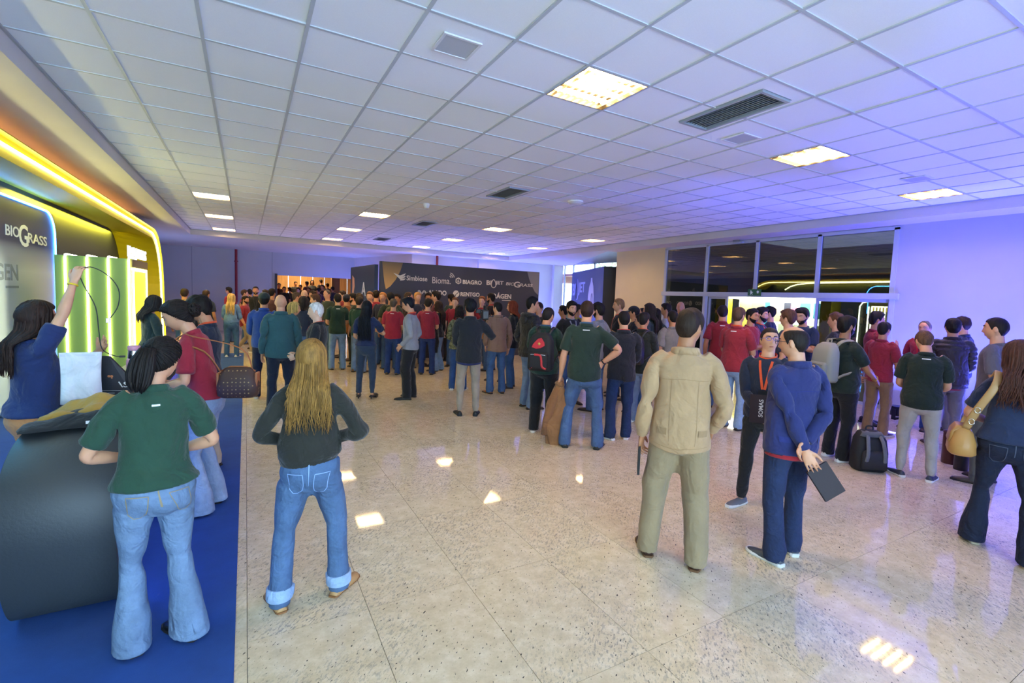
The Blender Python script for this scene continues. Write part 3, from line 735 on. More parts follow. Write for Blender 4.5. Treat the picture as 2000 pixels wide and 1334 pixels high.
# small ceiling devices
def disc(name,x,y,r,h,label,cat,z=ZC):
    S=[((0,0,-h),(r*.55,0,0),(0,r*.55,0),(0,r*.55,0)),((0,0,-h*.8),(r*.8,0,0),(0,r*.8,0),(0,r*.8,0)),((0,0,-h*.35),(r,0,0),(0,r,0),(0,r,0)),((0,0,.004),(r,0,0),(0,r,0),(0,r,0))]
    o=empty(name,(x,y,z),0,1,label,cat); obj('base',*loft(S[2:],24),mat('plain','#e4e4e2',.5),o); obj('cover',*loft(S[:3],24),mat('plain','#d8d8d8',.4),o); return o
disc('smoke_detector',5.10,7.21,.14,.06,'round white smoke detector on the ceiling beyond the second grille','detector')
disc('smoke_detector',3.05,9.3,.06,.09,'tiny white dome sensor on the ceiling beyond the first louvred light','detector')
def speaker(x,y,label):
    o=empty('ceiling_speaker',(x,y,ZC-.002),0,1,label,'speaker'); obj('frame',*join([box(-.14,.14,-.14,-.12,-.008,.004),box(-.14,.14,.12,.14,-.008,.004),box(-.14,-.12,-.12,.12,-.008,.004),box(.12,.14,-.12,.12,-.008,.004)]),mat('plain','#d9dadb',.5),o); obj('grille',*box(-.12,.12,-.12,.12,-.003,.004),mat('tile','#b9bcc0'),o)
speaker(1.30,3.38,'square white speaker grille in the ceiling tile left of the lit louvred light')
speaker(4.52,3.44,'square white speaker plate beside the long air grille')
speaker(7.65,3.1,'faint square speaker plate on the ceiling near the rightmost louvred light')
# red fire pipes
for x,y,z0,lab in [(-.35,23.86,1.2,'vertical red fire pipe on the grey far wall'),(6.75,19.06,2.2,'short red fire pipe on the blue wall above the backdrop')]:
    o=empty('fire_pipe',(x,y,0),0,1,lab,'pipe'); obj('pipe_run',*tube([(0,0,z0),(0,0,SOF)],[.05,.05],12),mat('plain','#8f2026',.4),o); obj('bracket',*box(-.07,.07,-.02,.05,2.9,2.95),mat('plain','#7a2026',.5),o)
# exit sign and door closer sensor
o=empty('exit_sign',(WXR-.075,7.17,2.165),0,1,'small green exit sign on the transom over the open doors','sign'); obj('plate',*box(-.01,.0,-.17,.17,-.075,.075),mat('emit','#1d4a32',s=.15),o)
V=[(-.012,y,z) for y,z in [(-.02,-.02),(.02,-.02),(.02,.01),(.04,.01),(0,.05),(-.04,.01),(-.02,.01)]]; obj('arrow',[(x,y-.09,z) for x,y,z in V],[tuple(range(7))],mat('plain','#e8efe8',.5),o); obj('running_figure',[(-.012,y+.07,z) for y,z in [(-.035,-.05),(-.01,-.01),(-.04,.0),(-.03,.015),(.0,.02),(.01,.05),(.03,.05),(.03,.02),(.045,.0),(.02,-.005),(.04,-.05),(.02,-.05),(.005,-.02),(-.015,-.05)]],[tuple(range(14))],mat('plain','#e8efe8',.5),o)
o=empty('motion_sensor',(WXR-.12,7.65,SOF),0,1,'small grey bracket sensor under the soffit above the glazing','sensor'); obj('arm',*box(-.01,.01,-.02,.16,-.05,0),mat('plain','#8f9296',.5),o); obj('head',*rbox(-.05,.05,-.12,.14,-.085,-.05,.01),mat('plain','#a9acb0',.5),o)
# ------------------------------------------------------------------ the yellow exhibition stand on the left
st=empty('exhibition_stand',(0,0,0),0,1,'large yellow arched exhibition stand with neon edging and dark back wall','stand')
YEL=mat('plain','#c9b512',.45); NAVY=mat('plain','#2b3140',.5); LEDY=mat('emit','#f6f0a0',s=9.0); LEDW=mat('emit','#fbffd0',s=9.0); LEDB=mat('emit','#3f8cff',s=16.0)
def arch_path(z,ytop,rad,yend,n=10):
    P=[(-3.0,z),(3,z),(8,z),(ytop,z)]
    for k in range(1,n+1):
        a=PI/2*k/n; P.append((ytop+rad*math.sin(a),z-rad+rad*math.cos(a)))
    P.append((yend,0.0)); return P
out=arch_path(3.20,14.95,1.55,16.80); inn=arch_path(2.97,14.90,1.35,16.42); led=arch_path(3.09,14.93,1.45,16.62)
n=len(out); V=[];F=[]
for x,pp in((-2.0,out),(-2.0,inn),(-2.85,[(y,z+(.15 if z>2.9 else .15*max(0,z-1.4)/1.5)) for y,z in inn]),(-2.85,[(y,z+.1) for y,z in out])):
    V+=[(x,y,z) for y,z in pp]
for s_ in range(4):
    for i in range(n-1):
        a=s_*n+i; b=((s_+1)%4)*n+i; F.append((a,a+1,b+1,b))
obj('arch',V,[tuple(reversed(f)) for f in F],YEL,st)
obj('neon_edge',*tube([(-1.985,y,z) for y,z in led],[.015]*n,8),LEDY,st)
fl_=[(y-(.02 if y>15 else 0),z-.012 if y<15.5 else z) for y,z in out]
V=[];[V.extend([(-2.0,y,z+.004),(-1.935,y,z+.004),(-1.935,y-.012*(z<2.9),z-.008),(-2.0,y-.012*(z<2.9),z-.008)]) for y,z in fl_]
obj('top_lip',V,[(4*i+a,4*i+(a+1)%4,4*i+4+(a+1)%4,4*i+4+a) for i in range(n-1) for a in range(4)],YEL,st)
obj('back_wall',*box(-2.95,-2.80,-3,16.5,0,3.14),NAVY,st)
# framed panel with blue neon line
pn=obj('logo_panel',*box(-2.80,-2.75,4.2,11.0,.05,2.92),mat('gradient','#2c3342',.35,lo='#dfe6ee',a=.66,b=.80),st)  # pale in the lower part, fading to dark at the top
P=[(-2.745,4.2,2.92),(-2.745,10.55,2.92)]+[(-2.745,10.6+.38*math.sin(a),2.54+.38*math.cos(a)) for a in np.linspace(.1,PI/2,7)]+[(-2.745,10.98,.1)]
obj('neon_line',*tube(P,[.013]*len(P),8),LEDB,pn)
RX=(PI/2,0,PI/2)
LW=mat('plain','#dfe2e6',.5)
FX=lambda x0:(lambda s,z,d:(x0+d,s,z))
text('logo_text','BIO',9.06,9.52,2.40,2.545,FX(-2.749),LW,pn,.012); text('logo_text','RASS',9.83,10.60,2.36,2.505,FX(-2.749),LW,pn,.012)
text('logo_text','G',9.50,9.83,2.29,2.60,FX(-2.749),LW,pn,.015); text('logo_text','BIOJET',8.05,8.88,2.42,2.60,FX(-2.749),LW,pn,.012)
LG=mat('plain','#9fa6b2',.5); text('logo_text','RÁGEN',8.25,9.42,1.80,2.08,FX(-2.749),LG,pn,.02); obj('logo_rule',*box(-2.749,-2.745,9.0,9.42,1.70,1.73),LG,pn)
# green cabinet with light fins and lit door
cb=empty('display_cabinet',(0,0,0),0,1,'green display cabinet with four white light fins and a glowing yellow door','cabinet')
obj('body',*box(-2.27,-1.45,9.02,10.3,0,2.18),mat('plain','#7d9038',.5),cb)
for x in (-2.16,-1.93,-1.70,-1.47):
    obj('light_fin',*tube([(x,9.55,2.195),(x,9.08,2.195),(x,9.03,2.19),(x,9.012,2.15),(x,9.01,.05)],[.012]*5,8),LEDW,cb)
dr=obj('lit_door',*box(-1.45,-1.435,9.10,10.2,.10,2.02),mat('emit','#f7e23a',s=.75),cb)
for q in [box(-1.44,-1.425,9.08,9.12,.1,2.05),box(-1.44,-1.425,10.17,10.21,.1,2.05),box(-1.44,-1.425,9.12,10.17,2.01,2.05)]: obj('light_edge',*q,LEDW,dr)
obj('header',*box(-1.45,-1.43,9.02,10.3,2.06,2.18),mat('plain','#8f7a2a',.5),cb)
text('sign_letters','SOMAS',9.05,10.15,2.20,2.355,FX(-1.45),mat('emit','#f4f6f2',s=.35),cb,.02,ext=.03)
obj('sign_mark',*join([box(-1.45,-1.43,8.80+.06*k,8.84+.06*k,2.20,2.36-.04*(k%2)) for k in range(3)]),mat('emit','#f4f6f2',s=.35),cb)
# light the stand itself gives: amber strip on its roof, cyan and yellow strips under it
area('roof_strip',(-2.35,7,3.23),(PI,0,0),.25,60,(1.0,.40,.12),14)
area('canopy_strip',(-2.70,5.4,3.05),(0,0,0),.12,42,(.05,.55,1.0),5)
area('canopy_strip',(-2.70,12.5,3.05),(0,0,0),.12,62,(1.0,.85,.05),6)
# rolled black reception desk
dk=empty('reception_desk',(0,0,0),0,1,'black rolled reception desk with a blue-lit end','desk')
def smooth_path(P,k):
    P=np.array(P,float); out=[]
    for i in range(len(P)-1):
        p0,p1,p2,p3=P[max(i-1,0)],P[i],P[i+1],P[min(i+2,len(P)-1)]
        for q in np.linspace(0,1,k,endpoint=False):
            out.append(tuple(.5*((2*p1)+(p2-p0)*q+(2*p0-5*p1+4*p2-p3)*q*q+(3*p1-p0-3*p2+p3)*q**3)))
    return out+[tuple(P[-1])]
pr_=[(3.55,.0),(3.42,.03),(3.33,.09),(3.26,.22),(3.215,.40),(3.20,.56),(3.23,.72),(3.31,.85),(3.44,.94),(3.60,.983),(3.75,.997),(3.95,1.0),(4.3,1.0),(5.2,1.0),(6.6,1.0)]
pr_=smooth_path(pr_,4); th=.045; PI_=[]
for i,(y,z) in enumerate(pr_):
    a=np.array(pr_[min(i+1,len(pr_)-1)])-np.array(pr_[max(i-1,0)]); a/=np.linalg.norm(a); PI_.append((y+a[1]*th,z-a[0]*th))
V=[];n=len(pr_)
for x in(-1.06,-.60):
    V+=[(x,y,z) for y,z in pr_]+[(x,y,max(z,.0)) for y,z in PI_]
F=[]
for i in range(n-1):
    F+=[(i,i+1,2*n+i+1,2*n+i),(n+i,3*n+i,3*n+i+1,n+i+1),(i,n+i,n+i+1,i+1),(2*n+i,2*n+i+1,3*n+i+1,3*n+i)]
F+=[(0,2*n,3*n,n),(n-1,2*n-1,4*n-1,3*n-1)]
me=obj('shell',V,F,mat('leather','#34393d',.5),dk,False)
m=me.modifiers.new('b','BEVEL'); m.width=.004; m.segments=2; m.limit_method='ANGLE'
me.data.polygons.foreach_set('use_smooth',[abs(p.normal.x)<.5 for p in me.data.polygons])
obj('side_panel',[(-.66,y,z) for y,z in PI_]+[(-.66,6.6,.0)],[tuple(range(n+1))],mat('plain','#1f55c8',.25),dk)
obj('side_panel',[(-1.0,y,z) for y,z in PI_]+[(-1.0,6.6,.0)],[tuple(range(n,-1,-1))],mat('plain','#20242a',.5),dk)
obj('neon_line',*tube([(-.612,y+.006,z) for y,z in PI_[1:]],[.008]*(n-1),6),LEDB,dk)
# ------------------------------------------------------------------ sponsor backdrop
bd=empty('sponsor_backdrop',(3.17,13.5,0),0,1,'wide dark sponsor backdrop with two rows of white company logos','backdrop')
BK=mat('plain','#33363f',.5); CRM=mat('plain','#c9c3b6',.6)
W_=5.08; HB=2.69
obj('panel',*box(0,W_,0,.12,0,HB),BK,bd)
g1=[(0.05,HB-.01),(0.62,HB-.01),(0.55,2.45),(0.42,2.2),(0.28,2.02),(0.16,1.93),(.12,2.1),(.08,2.4)]
obj('gold_curve',[(x,-.004,z) for x,z in g1],[tuple(range(len(g1)))],mat('gradient','#6d5a36',.5,lo='#c79a55',a=.0,b=1.),bd)
g2=[(4.62,HB-.01),(W_-.02,HB-.01),(W_-.02,1.95),(4.93,2.05),(4.80,2.25),(4.70,2.45)]
obj('grey_curve',[(x,-.004,z) for x,z in g2],[tuple(range(len(g2)))],mat('plain','#757577',.6),bd)
FB=lambda s,z,d:(s,-d-.001,z)
def lt(t,x0,x1,z0,z1,b=.012,**k): return text('logo_text',t,x0,x1,z0,z1,FB,CRM,bd,b,.004,**k)
lt('Simbiose',.73,1.33,2.205,2.345,.016)
for k in range(3):
    y0=.06*k; V=[(.36+.075*k,2.395-y0*1.1),(.54,2.33-y0*.75),(.71,2.40-y0*1.2),(.66,2.33-y0*1.05),(.54,2.275-y0*.72),(.44+.06*k,2.32-y0*.95)]
    obj('logo_wing',[(x,-.005,z) for x,z in V],[tuple(range(6))],CRM,bd)
lt('Bioma.',1.48,2.04,2.16,2.345,.0)
for r in (.06,.11,.16): obj('logo_arc',*tube([(1.99+r*math.cos(a),-.004,2.33+r*math.sin(a)) for a in np.linspace(.2,1.35,8)],[(.004,.012)]*8,6),CRM,bd)
hx=[(2.28+.085*math.cos(a),2.27+.085*math.sin(a)) for a in np.linspace(PI/6,PI/6+2*PI,7)]
obj('logo_hexagon',*tube([(x,-.004,z) for x,z in hx],[(.004,.018)]*7,6),CRM,bd); lt('6',2.25,2.31,2.225,2.315)
lt('BIAGRO',2.42,3.04,2.185,2.31,.03)
lt('BI',3.20,3.37,2.195,2.335,.03); lt('JET',3.50,3.78,2.195,2.335,.03)
dp=[(3.44+.075*math.sin(a)*(1-.35*math.cos(a)),2.245+.125*math.cos(a)) for a in np.linspace(0,2*PI,17)]
obj('logo_drop',*tube([(x,-.004,z) for x,z in dp],[(.004,.014)]*17,6),CRM,bd)
lt('BIO',3.87,4.18,2.215,2.31,.012,shear=.15); lt('G',4.15,4.37,2.16,2.345,.02); lt('RASS',4.37,4.84,2.20,2.295,.012,shear=.15)
lt('ALADO',1.36,1.92,1.82,1.965,.03)
for q in(0,.035): obj('logo_wave',*tube([(1.06+.026*k,-.004,1.875+q+.035*math.sin(k*1.1)) for k in range(12)],[(.003,.010)]*12,5),CRM,bd)
dc=[(2.22+.10*math.cos(a),1.885+.10*math.sin(a)) for a in np.linspace(0,2*PI,25)[:-1]]
obj('logo_disc',[(x,-.005,z) for x,z in dc],[tuple(range(23,-1,-1))],CRM,bd); obj('logo_leaf',*tube([(2.19,-.007,1.80),(2.21,-.007,1.87),(2.26,-.007,1.90),(2.30,-.007,1.96)],[(.003,.010)]*4,5),BK,bd)
lt('RENTGO',2.36,2.98,1.82,1.945,.03)
lt('ORÁGEN',3.28,4.07,1.79,1.975,.03); obj('logo_rule',*box(3.75,4.05,-.006,-.001,1.73,1.75),CRM,bd)
# its side wing
wg=empty('sponsor_wing',(3.15,13.64,0),0,1,'dark blue side panel with a pale letter A behind the left end of the backdrop','panel')
V=[(0,0),(-.14,2.7),(-.24,2.7),(-.10,0)]; V=[(x,y,z) for z in(0,2.60) for x,y in V]; obj('panel',V,[(0,1,2,3),(7,6,5,4),(4,5,1,0),(5,6,2,1),(6,7,3,2),(7,4,0,3)],mat('gradient','#1d2a44',.5,lo='#2c5480',a=.3,b=.9),wg)
text('logo_text','A',0,.50,1.72,2.12,lambda q,z,d:(-.10-.052*(1.35-q)-d-.002,1.35-q,z),mat('plain','#b9c4dc',.5),wg,.03)
lf=[(2.45,2.35),(2.2,2.25),(2.15,2.0),(2.3,1.75),(2.5,1.6),(2.45,2.0)]; obj('leaf_print',[(-.104-.052*y,y,z) for y,z in lf],[tuple(range(6))],mat('plain','#c79a86',.6),wg)
# ------------------------------------------------------------------ tall blue panel in the porch
bj=empty('porch_panel',(0,0,0),0,1,'tall deep blue exhibition panel with a drop logo in the porch','panel')
p0=np.array([10.38,12.86]); p1=np.array([12.16,17.19]); dd=(p1-p0)/np.linalg.norm(p1-p0); nn=np.array([dd[1],-dd[0]]); Lb=np.linalg.norm(p1-p0)
q=[p0,p1,p1+nn*.5,p0+nn*.5]; V=[(x,y,z) for z in(0,3.0) for x,y in q]
F6=[(0,3,2,1),(4,5,6,7),(0,1,5,4),(1,2,6,5),(2,3,7,6),(3,0,4,7)]
obj('panel',V,F6,[mat('plain','#2a3566',.4),mat('plain','#2b2b30',.5)],bj,False,[1,1,0,0,1,1])
az=math.atan2(-dd[1],-dd[0]); R_=(PI/2,0,az)
def on(s,z,off=.008): return (p0[0]+dd[0]*s-nn[0]*off,p0[1]+dd[1]*s-nn[1]*off,z)
PALE=mat('plain','#9aa4c8',.5)
FJ=lambda q,z,d:on(4.6-q,z,d+.001)
text('logo_text','BI',.15,.72,2.03,2.52,FJ,PALE,bj,.03); text('logo_text','JET',1.15,2.2,2.03,2.55,FJ,PALE,bj,.03)
obj('logo_drop',*tube([on(3.66+.20*math.sin(a)*(1-.35*math.cos(a)),2.27+.42*math.cos(a),.004) for a in np.linspace(0,2*PI,17)],[(.006,.035)]*17,6),PALE,bj)
sh_=[(1.9,1.55),(1.88,2.0),(1.75,2.35),(1.58,2.52),(1.55,2.66),(1.38,2.67),(1.34,2.54),(1.18,2.35),(1.08,2.0),(1.05,1.55)]
obj('jug_print',[on(s,z) for s,z in sh_],[tuple(range(len(sh_)))],mat('plain','#b4bcd6',.5),bj); obj('jug_drop',*tube([on(1.33+.10*math.sin(a),1.9+.2*math.cos(a),.012) for a in np.linspace(0,2*PI,13)],[(.004,.02)]*13,5),mat('plain','#5a68a0',.5),bj)
# ------------------------------------------------------------------ outside the porch: timber pergola, roof and hedge
pg=empty('pergola',(15.2,20.2,0),0,1,'reddish timber pergola with braced posts outside the porch glazing','pergola')
TIM=mat('wood','#a8694e')
for x,y in((0,0),(2.6,1.6),(1.4,-4.2)):
    po=obj('post',*box(x-.10,x+.10,y-.10,y+.10,0,2.75),TIM,pg)
    for sx in(-1,1): obj('brace',*tube([(x,y,1.9),(x+sx*.55,y-sx*.3,2.72)],[.07,.07],6),TIM,po)
for k in range(6): obj('roof_beam',*box(-2.0,3.6,-4.9+k*1.4,-4.76+k*1.4,2.75,2.95),TIM,pg)
obj('roof_sheet',*join([box(-2.3,3.9,-5.2,2.6,2.95,3.03)]),mat('plain','#b98a80',.8),pg)
def leafy(name,c,r,n,label,cat,col,seed):
    rng=np.random.RandomState(seed); V=[];F=[]
    for k in range(n):
        d=rng.normal(0,1,3); d/=np.linalg.norm(d); p=np.array(c)+d*np.array(r)*(.65+.4*rng.rand()); t1=rng.normal(0,1,3); t1/=np.linalg.norm(t1); t2=np.cross(t1,d); t2/=np.linalg.norm(t2)+1e-6; s=.09+.07*rng.rand(); o=len(V)
        V+=[p-t1*s,p+t2*s*.5,p+t1*s,p-t2*s*.5]; F.append((o,o+1,o+2,o+3))
    o=empty(name,(c[0],c[1],0),0,1,label,cat); f=obj('foliage',np.array(V)-np.array([c[0],c[1],0]),F,mat('fabric',col),o); obj('trunk',*tube([(0,0,0),(0,0,max(.2,c[2]))],[.08,.05],8),mat('wood','#5a4636'),o); return o
leafy('hedge_shrub',(14.6,21.4,.75),(1.0,.7,.7),420,'low green shrub outside the porch glazing','shrub','#5f7a45',1)
leafy('garden_tree',(22.0,25.5,4.9),(2.6,2.2,2.0),900,'leafy green tree beyond the porch roof','tree','#7d9455',2)
leafy('garden_tree',(22.5,20.0,5.0),(2.2,2.0,1.8),800,'tree with pinkish red foliage outside the porch glazing','tree','#b06a68',3)
# ------------------------------------------------------------------ the neighbouring hall seen through the glazing
hl=empty('wall_neighbour_hall',(0,0,0),0,1,'dark neighbouring exhibition hall behind the glass',None,None,'structure')
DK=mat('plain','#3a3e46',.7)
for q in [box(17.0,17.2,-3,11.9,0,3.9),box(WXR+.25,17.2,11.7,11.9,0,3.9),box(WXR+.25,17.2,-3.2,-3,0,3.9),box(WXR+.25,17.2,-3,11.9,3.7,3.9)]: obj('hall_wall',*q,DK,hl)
sp=empty('lit_stand',(0,0,0),0,1,'brightly lit product stand seen through the open glass doors','stand')
obj('yellow_jamb',*box(13.7,14.0,10.55,10.95,0,2.35),mat('plain','#c9b512',.5),sp)
obj('back_light',*box(14.35,14.4,7.6,10.55,.3,2.12),mat('emit','#fbfdf2',s=2.6),sp)
obj('head_light',*box(13.8,14.35,7.6,10.55,2.08,2.16),mat('emit','#fdffe8',s=6.0),sp)
for x0,x1,z0,z1,c in [(10.05,10.5,.3,2.0,'#f2ec8a'),(9.62,10.03,.9,1.98,'#8a8480'),(9.42,9.58,1.2,2.0,'#3fb0d8'),(9.0,9.3,1.4,2.0,'#d8c8b0'),(8.75,8.95,1.55,2.0,'#3a3f58'),(8.55,8.72,1.7,2.0,'#e07aa0'),(8.15,8.45,1.6,2.0,'#4fa58a'),(7.7,8.05,1.55,2.0,'#3f98b0'),(7.75,9.1,.3,1.35,'#cfe0cf')]:
    obj('product_panel',*box(14.30,14.345,x0,x1,z0,z1),mat('plain',c,.6),sp)
obj('canopy',*box(13.6,14.6,7.4,11.0,2.18,2.5),DK,sp); obj('pillar',*box(13.8,14.3,7.3,7.58,0,2.5),mat('plain','#c9b512',.5),sp)
area('hall_fill',(13.0,5.5,3.6),(0,0,0),3.0,25,(.75,.85,1.0),6)  # added fill light, brightens the hall behind the dark glass
sn=empty('neon_arch',(0,0,0),0,1,'thin pale neon arch line behind the dark glazing','neon light')
P=[(13.5,8.45,2.36),(13.5,8.3,2.45),(13.5,8.1,2.51),(13.5,7.8,2.54),(13.5,7.0,2.55),(13.5,5.0,2.56)]
obj('neon_line',*tube(P,[.016]*6,8),LEDY,sn); obj('carrier',*box(13.53,13.56,5.0,8.5,2.2,2.5),mat('plain','#2a2f3c',.6),sn)
ss=empty('striped_light_panel',(0,0,0),0,1,'panel of white vertical light bars seen through the right glass door','light panel')
obj('panel',*box(14.03,14.08,5.9,6.75,.6,2.12),mat('plain','#3a3a30',.6),ss)
P=[(14.0,6.68,.7),(14.0,6.68,1.95),(14.0,6.62,2.05),(14.0,6.5,2.08),(14.0,5.95,2.08)]; obj('neon_frame',*tube(P,[.016]*5,6),LEDW,ss)
for k in range(8): obj('light_bar',*box(14.0,14.02,6.46-k*.075,6.485-k*.075,1.1+.05*(k%3),1.95),LEDW,ss)
# ------------------------------------------------------------------ washlight fittings on the floor
for k,(x,y,lab) in enumerate([(9.72,3.9,'small black floor washlight at the foot of the right wall beside the glass doors'),(9.72,2.2,'black floor washlight by the right wall behind the tan-bag woman')]):
    o=empty('washlight',(x,y,0),0,1,lab,'washlight','floor washlights'); obj('housing',*tube([(0,0,.06),(0,0,.22)],[.11,.12],16),mat('plain','#17181a',.5),o); obj('yoke',*join([box(-.15,-.135,-.03,.03,0,.18),box(.135,.15,-.03,.03,0,.18),box(-.15,.15,-.03,.03,0,.012)]),mat('plain','#17181a',.5),o)
# ------------------------------------------------------------------ heads, hair, shoes, things worn
_g=[]
for _p in np.linspace(.05,PI-.05,120):
    for _t in np.linspace(-PI/2,PI/2,140): _g.append((math.sin(_p)*math.sin(_t),math.sin(_p)*math.cos(_t),math.cos(_p)))
FACE=head_pts(np.array(_g))
def surf_y(x,z):
    d=(FACE[:,0]-x)**2+(FACE[:,2]-z)**2; i=np.argsort(d)[:4]; return float(FACE[i,1].mean())
def hdir(p,az): return np.stack([np.sin(p)*np.sin(az),np.sin(p)*np.cos(az),np.cos(p)],-1)
def hair_cap(line,top,side,nu=56,nv=20,rough=.004,seed=0,back=None,curl=0):
    """cap of hair: line = [(degrees from the face, lowest height)]"""
    rng=np.random.RandomState(seed)
    az=np.linspace(-PI,PI,nu,endpoint=False); deg=np.abs(np.degrees(az))
    zl=np.interp(deg,[a for a,_ in line],[b for _,b in line]); pl=np.arccos(np.clip(zl/.1175,-.98,.98))
    v=np.linspace(0.02,1,nv)
    P=np.outer(v,pl); A=np.broadcast_to(az,P.shape)
    D=hdir(P.ravel(),A.ravel()); X=head_pts(D)
    Nn=X/np.array([.0765,.098,.1175])**2; Nn/=np.linalg.norm(Nn,axis=1,keepdims=True)
    vv=np.repeat(v,nu); zz=X[:,2]; dg=np.tile(deg,nv)
    th=np.interp(zz,[-.08,.02,.09],[side*.8,side,top])
    if back is not None: th=th+back*np.exp(-((dg-180)/50)**2)*np.exp(-((zz-.01)/.06)**2)
    th*=np.clip((1-vv)/.16,0.0,1)**.6; th+=np.where(vv>.97,-.002,.0015)
    n=np.zeros(len(X))
    for k in range(6):
        w=rng.normal(0,1,3)*np.array([60,60,25]); n+=np.sin(X@w+rng.rand()*6)
    if curl:
        for k in range(6):
            w=rng.normal(0,1,3)*90; n+=curl*np.sin(X@w+rng.rand()*6)
    X=X+Nn*(th+n*rough*.4*np.clip((1-vv)/.12,0,1))[:,None]
    F=[]
    for j in range(nv-1):
        for i in range(nu):
            i2=(i+1)%nu; F.append((j*nu+i,j*nu+i2,(j+1)*nu+i2,(j+1)*nu+i))
    F.append(tuple(range(nu-1,-1,-1)))
    return X+HEADC,F
LINES=dict(short=[(0,.068),(42,.066),(60,.044),(70,.012),(79,-.022),(86,.0),(92,.026),(102,.022),(114,-.03),(140,-.068),(180,-.08)],
 receding=[(0,.100),(25,.100),(40,.085),(58,.055),(72,.012),(80,-.015),(90,.024),(102,.02),(114,-.03),(140,-.068),(180,-.078)],
 woman=[(0,.072),(40,.068),(65,.045),(85,.005),(100,-.03),(130,-.065),(180,-.085)])
def balding(seed=0,nu=56,nv=12,th=.008):
    """a horseshoe of hair round a bare crown"""
    az=np.linspace(math.radians(52),2*PI-math.radians(52),nu); deg=np.abs(np.degrees((az+PI)%(2*PI)-PI))
    lo=np.interp(deg,[a for a,_ in LINES['receding']],[b for _,b in LINES['receding']]); hi=np.interp(deg,[50,80,130,180],[.082,.094,.094,.088])
    X=[]
    for v in np.linspace(0,1,nv):
        z=lo+(hi-lo)*v; p=np.arccos(np.clip(z/.1175,-.98,.98)); D=hdir(p,az); q=head_pts(D)
        n=q/np.array([.0765,.098,.1175])**2; n/=np.linalg.norm(n,axis=1,keepdims=True)
        e=min(v,1-v)*2; ed=np.minimum(1,np.minimum(np.arange(nu),nu-1-np.arange(nu))/4)
        X.append(q+n*((th*min(1,e*2.5)*ed-.002*(e<.05))[:,None]+.0015))
    X=np.concatenate(X); F=[(j*nu+i,(j+1)*nu+i,(j+1)*nu+i+1,j*nu+i+1) for j in range(nv-1) for i in range(nu-1)]
    return X+HEADC,F
def strands(n,zend,seed,az0=62,wave=.008,rad=.0085,spread=1.12,jag=.07,segs=11,side=0.0,backy=-.135,front=0):
    rng=np.random.RandomState(seed); parts=[]
    for k in range(n):
        az=math.radians(az0+(360-2*az0)*((k+.5)/n)+rng.uniform(-5,5)); lay=rng.rand()
        azn=(az+PI)%(2*PI)-PI
        off=.006+.012*lay; p0=.12+.5*rng.rand(); L=[]
        pe=math.radians(97)
        for q in np.linspace(p0,pe,5):
            d=hdir(np.array([q]),np.array([azn+side*0])); x=head_pts(d)[0]; nn=x/np.array([.0765,.098,.1175])**2; nn/=np.linalg.norm(nn); L.append(x+nn*off+HEADC)
        e=L[-1]; ze=zend+rng.uniform(0,jag)+.10*(abs(azn)<1.5); ph=rng.rand()*6; am=wave*(.5+rng.rand())
        for q in np.linspace(0,1,segs)[1:]:
            z=e[2]+(ze-e[2])*q; b=sstep(1.56,1.44,z)
            x=e[0]*(1+(spread-1)*q)+am*math.sin(q*9+ph)*q+side*q
            y=e[1]+am*math.cos(q*8+ph)*q
            if front and abs(azn)<math.radians(100): y=y*(1-b)+(.085+.02*lay)*b if k%2 else y*(1-b)+(backy-.01*lay)*b
            else: y=y*(1-b)+min(y,backy-.016*lay+.03*abs(x/.17)**2)*b
            L.append(np.array([x,y,z]))
        m=len(L); R=[]
        for i in range(m):
            q=i/(m-1); r=rad*(.55+.45*min(1,q*4))*(1-max(0,q-.6)/.4*.85); R.append((r,r*.55))
        parts.append(tube(L,R,5))
    return join(parts)
def beard_mesh(th,nu=40,nv=12):
    az=np.linspace(-1.62,1.62,nu); dg=np.degrees(np.abs(az))
    hi=np.interp(dg,[0,14,20,30,60,80,93],[-.080,-.080,-.052,-.050,-.040,-.02,.0]); lo=np.interp(dg,[0,40,70,93],[-.1165,-.114,-.095,-.05])
    X=[]
    for v in np.linspace(0,1,nv):
        z=lo+(hi-lo)*v; p=np.arccos(np.clip(z/.1175,-.995,.995)); q=head_pts(hdir(p,az)); n=q/np.array([.0765,.098,.1175])**2; n/=np.linalg.norm(n,axis=1,keepdims=True)
        e=min(1,min(v,1-v)*5); X.append(q+n*((th*e+.001)*np.minimum(1,np.minimum(np.arange(nu),nu-1-np.arange(nu))/3+.15))[:,None])
    F=[(j*nu+i,j*nu+i+1,(j+1)*nu+i+1,(j+1)*nu+i) for j in range(nv-1) for i in range(nu-1)]
    m=[];
    X=np.concatenate(X)
    P=[np.array([x,surf_y(x,-.050-.006*abs(x)/.02)+.002,-.051-.008*(abs(x)/.024)**2]) for x in np.linspace(-.028,.028,7)]
    mv,mf=tube(P,[(.0045,.003)]*7,6)
    V,F=join([(X,F),(mv,mf)])
    return V+HEADC,F
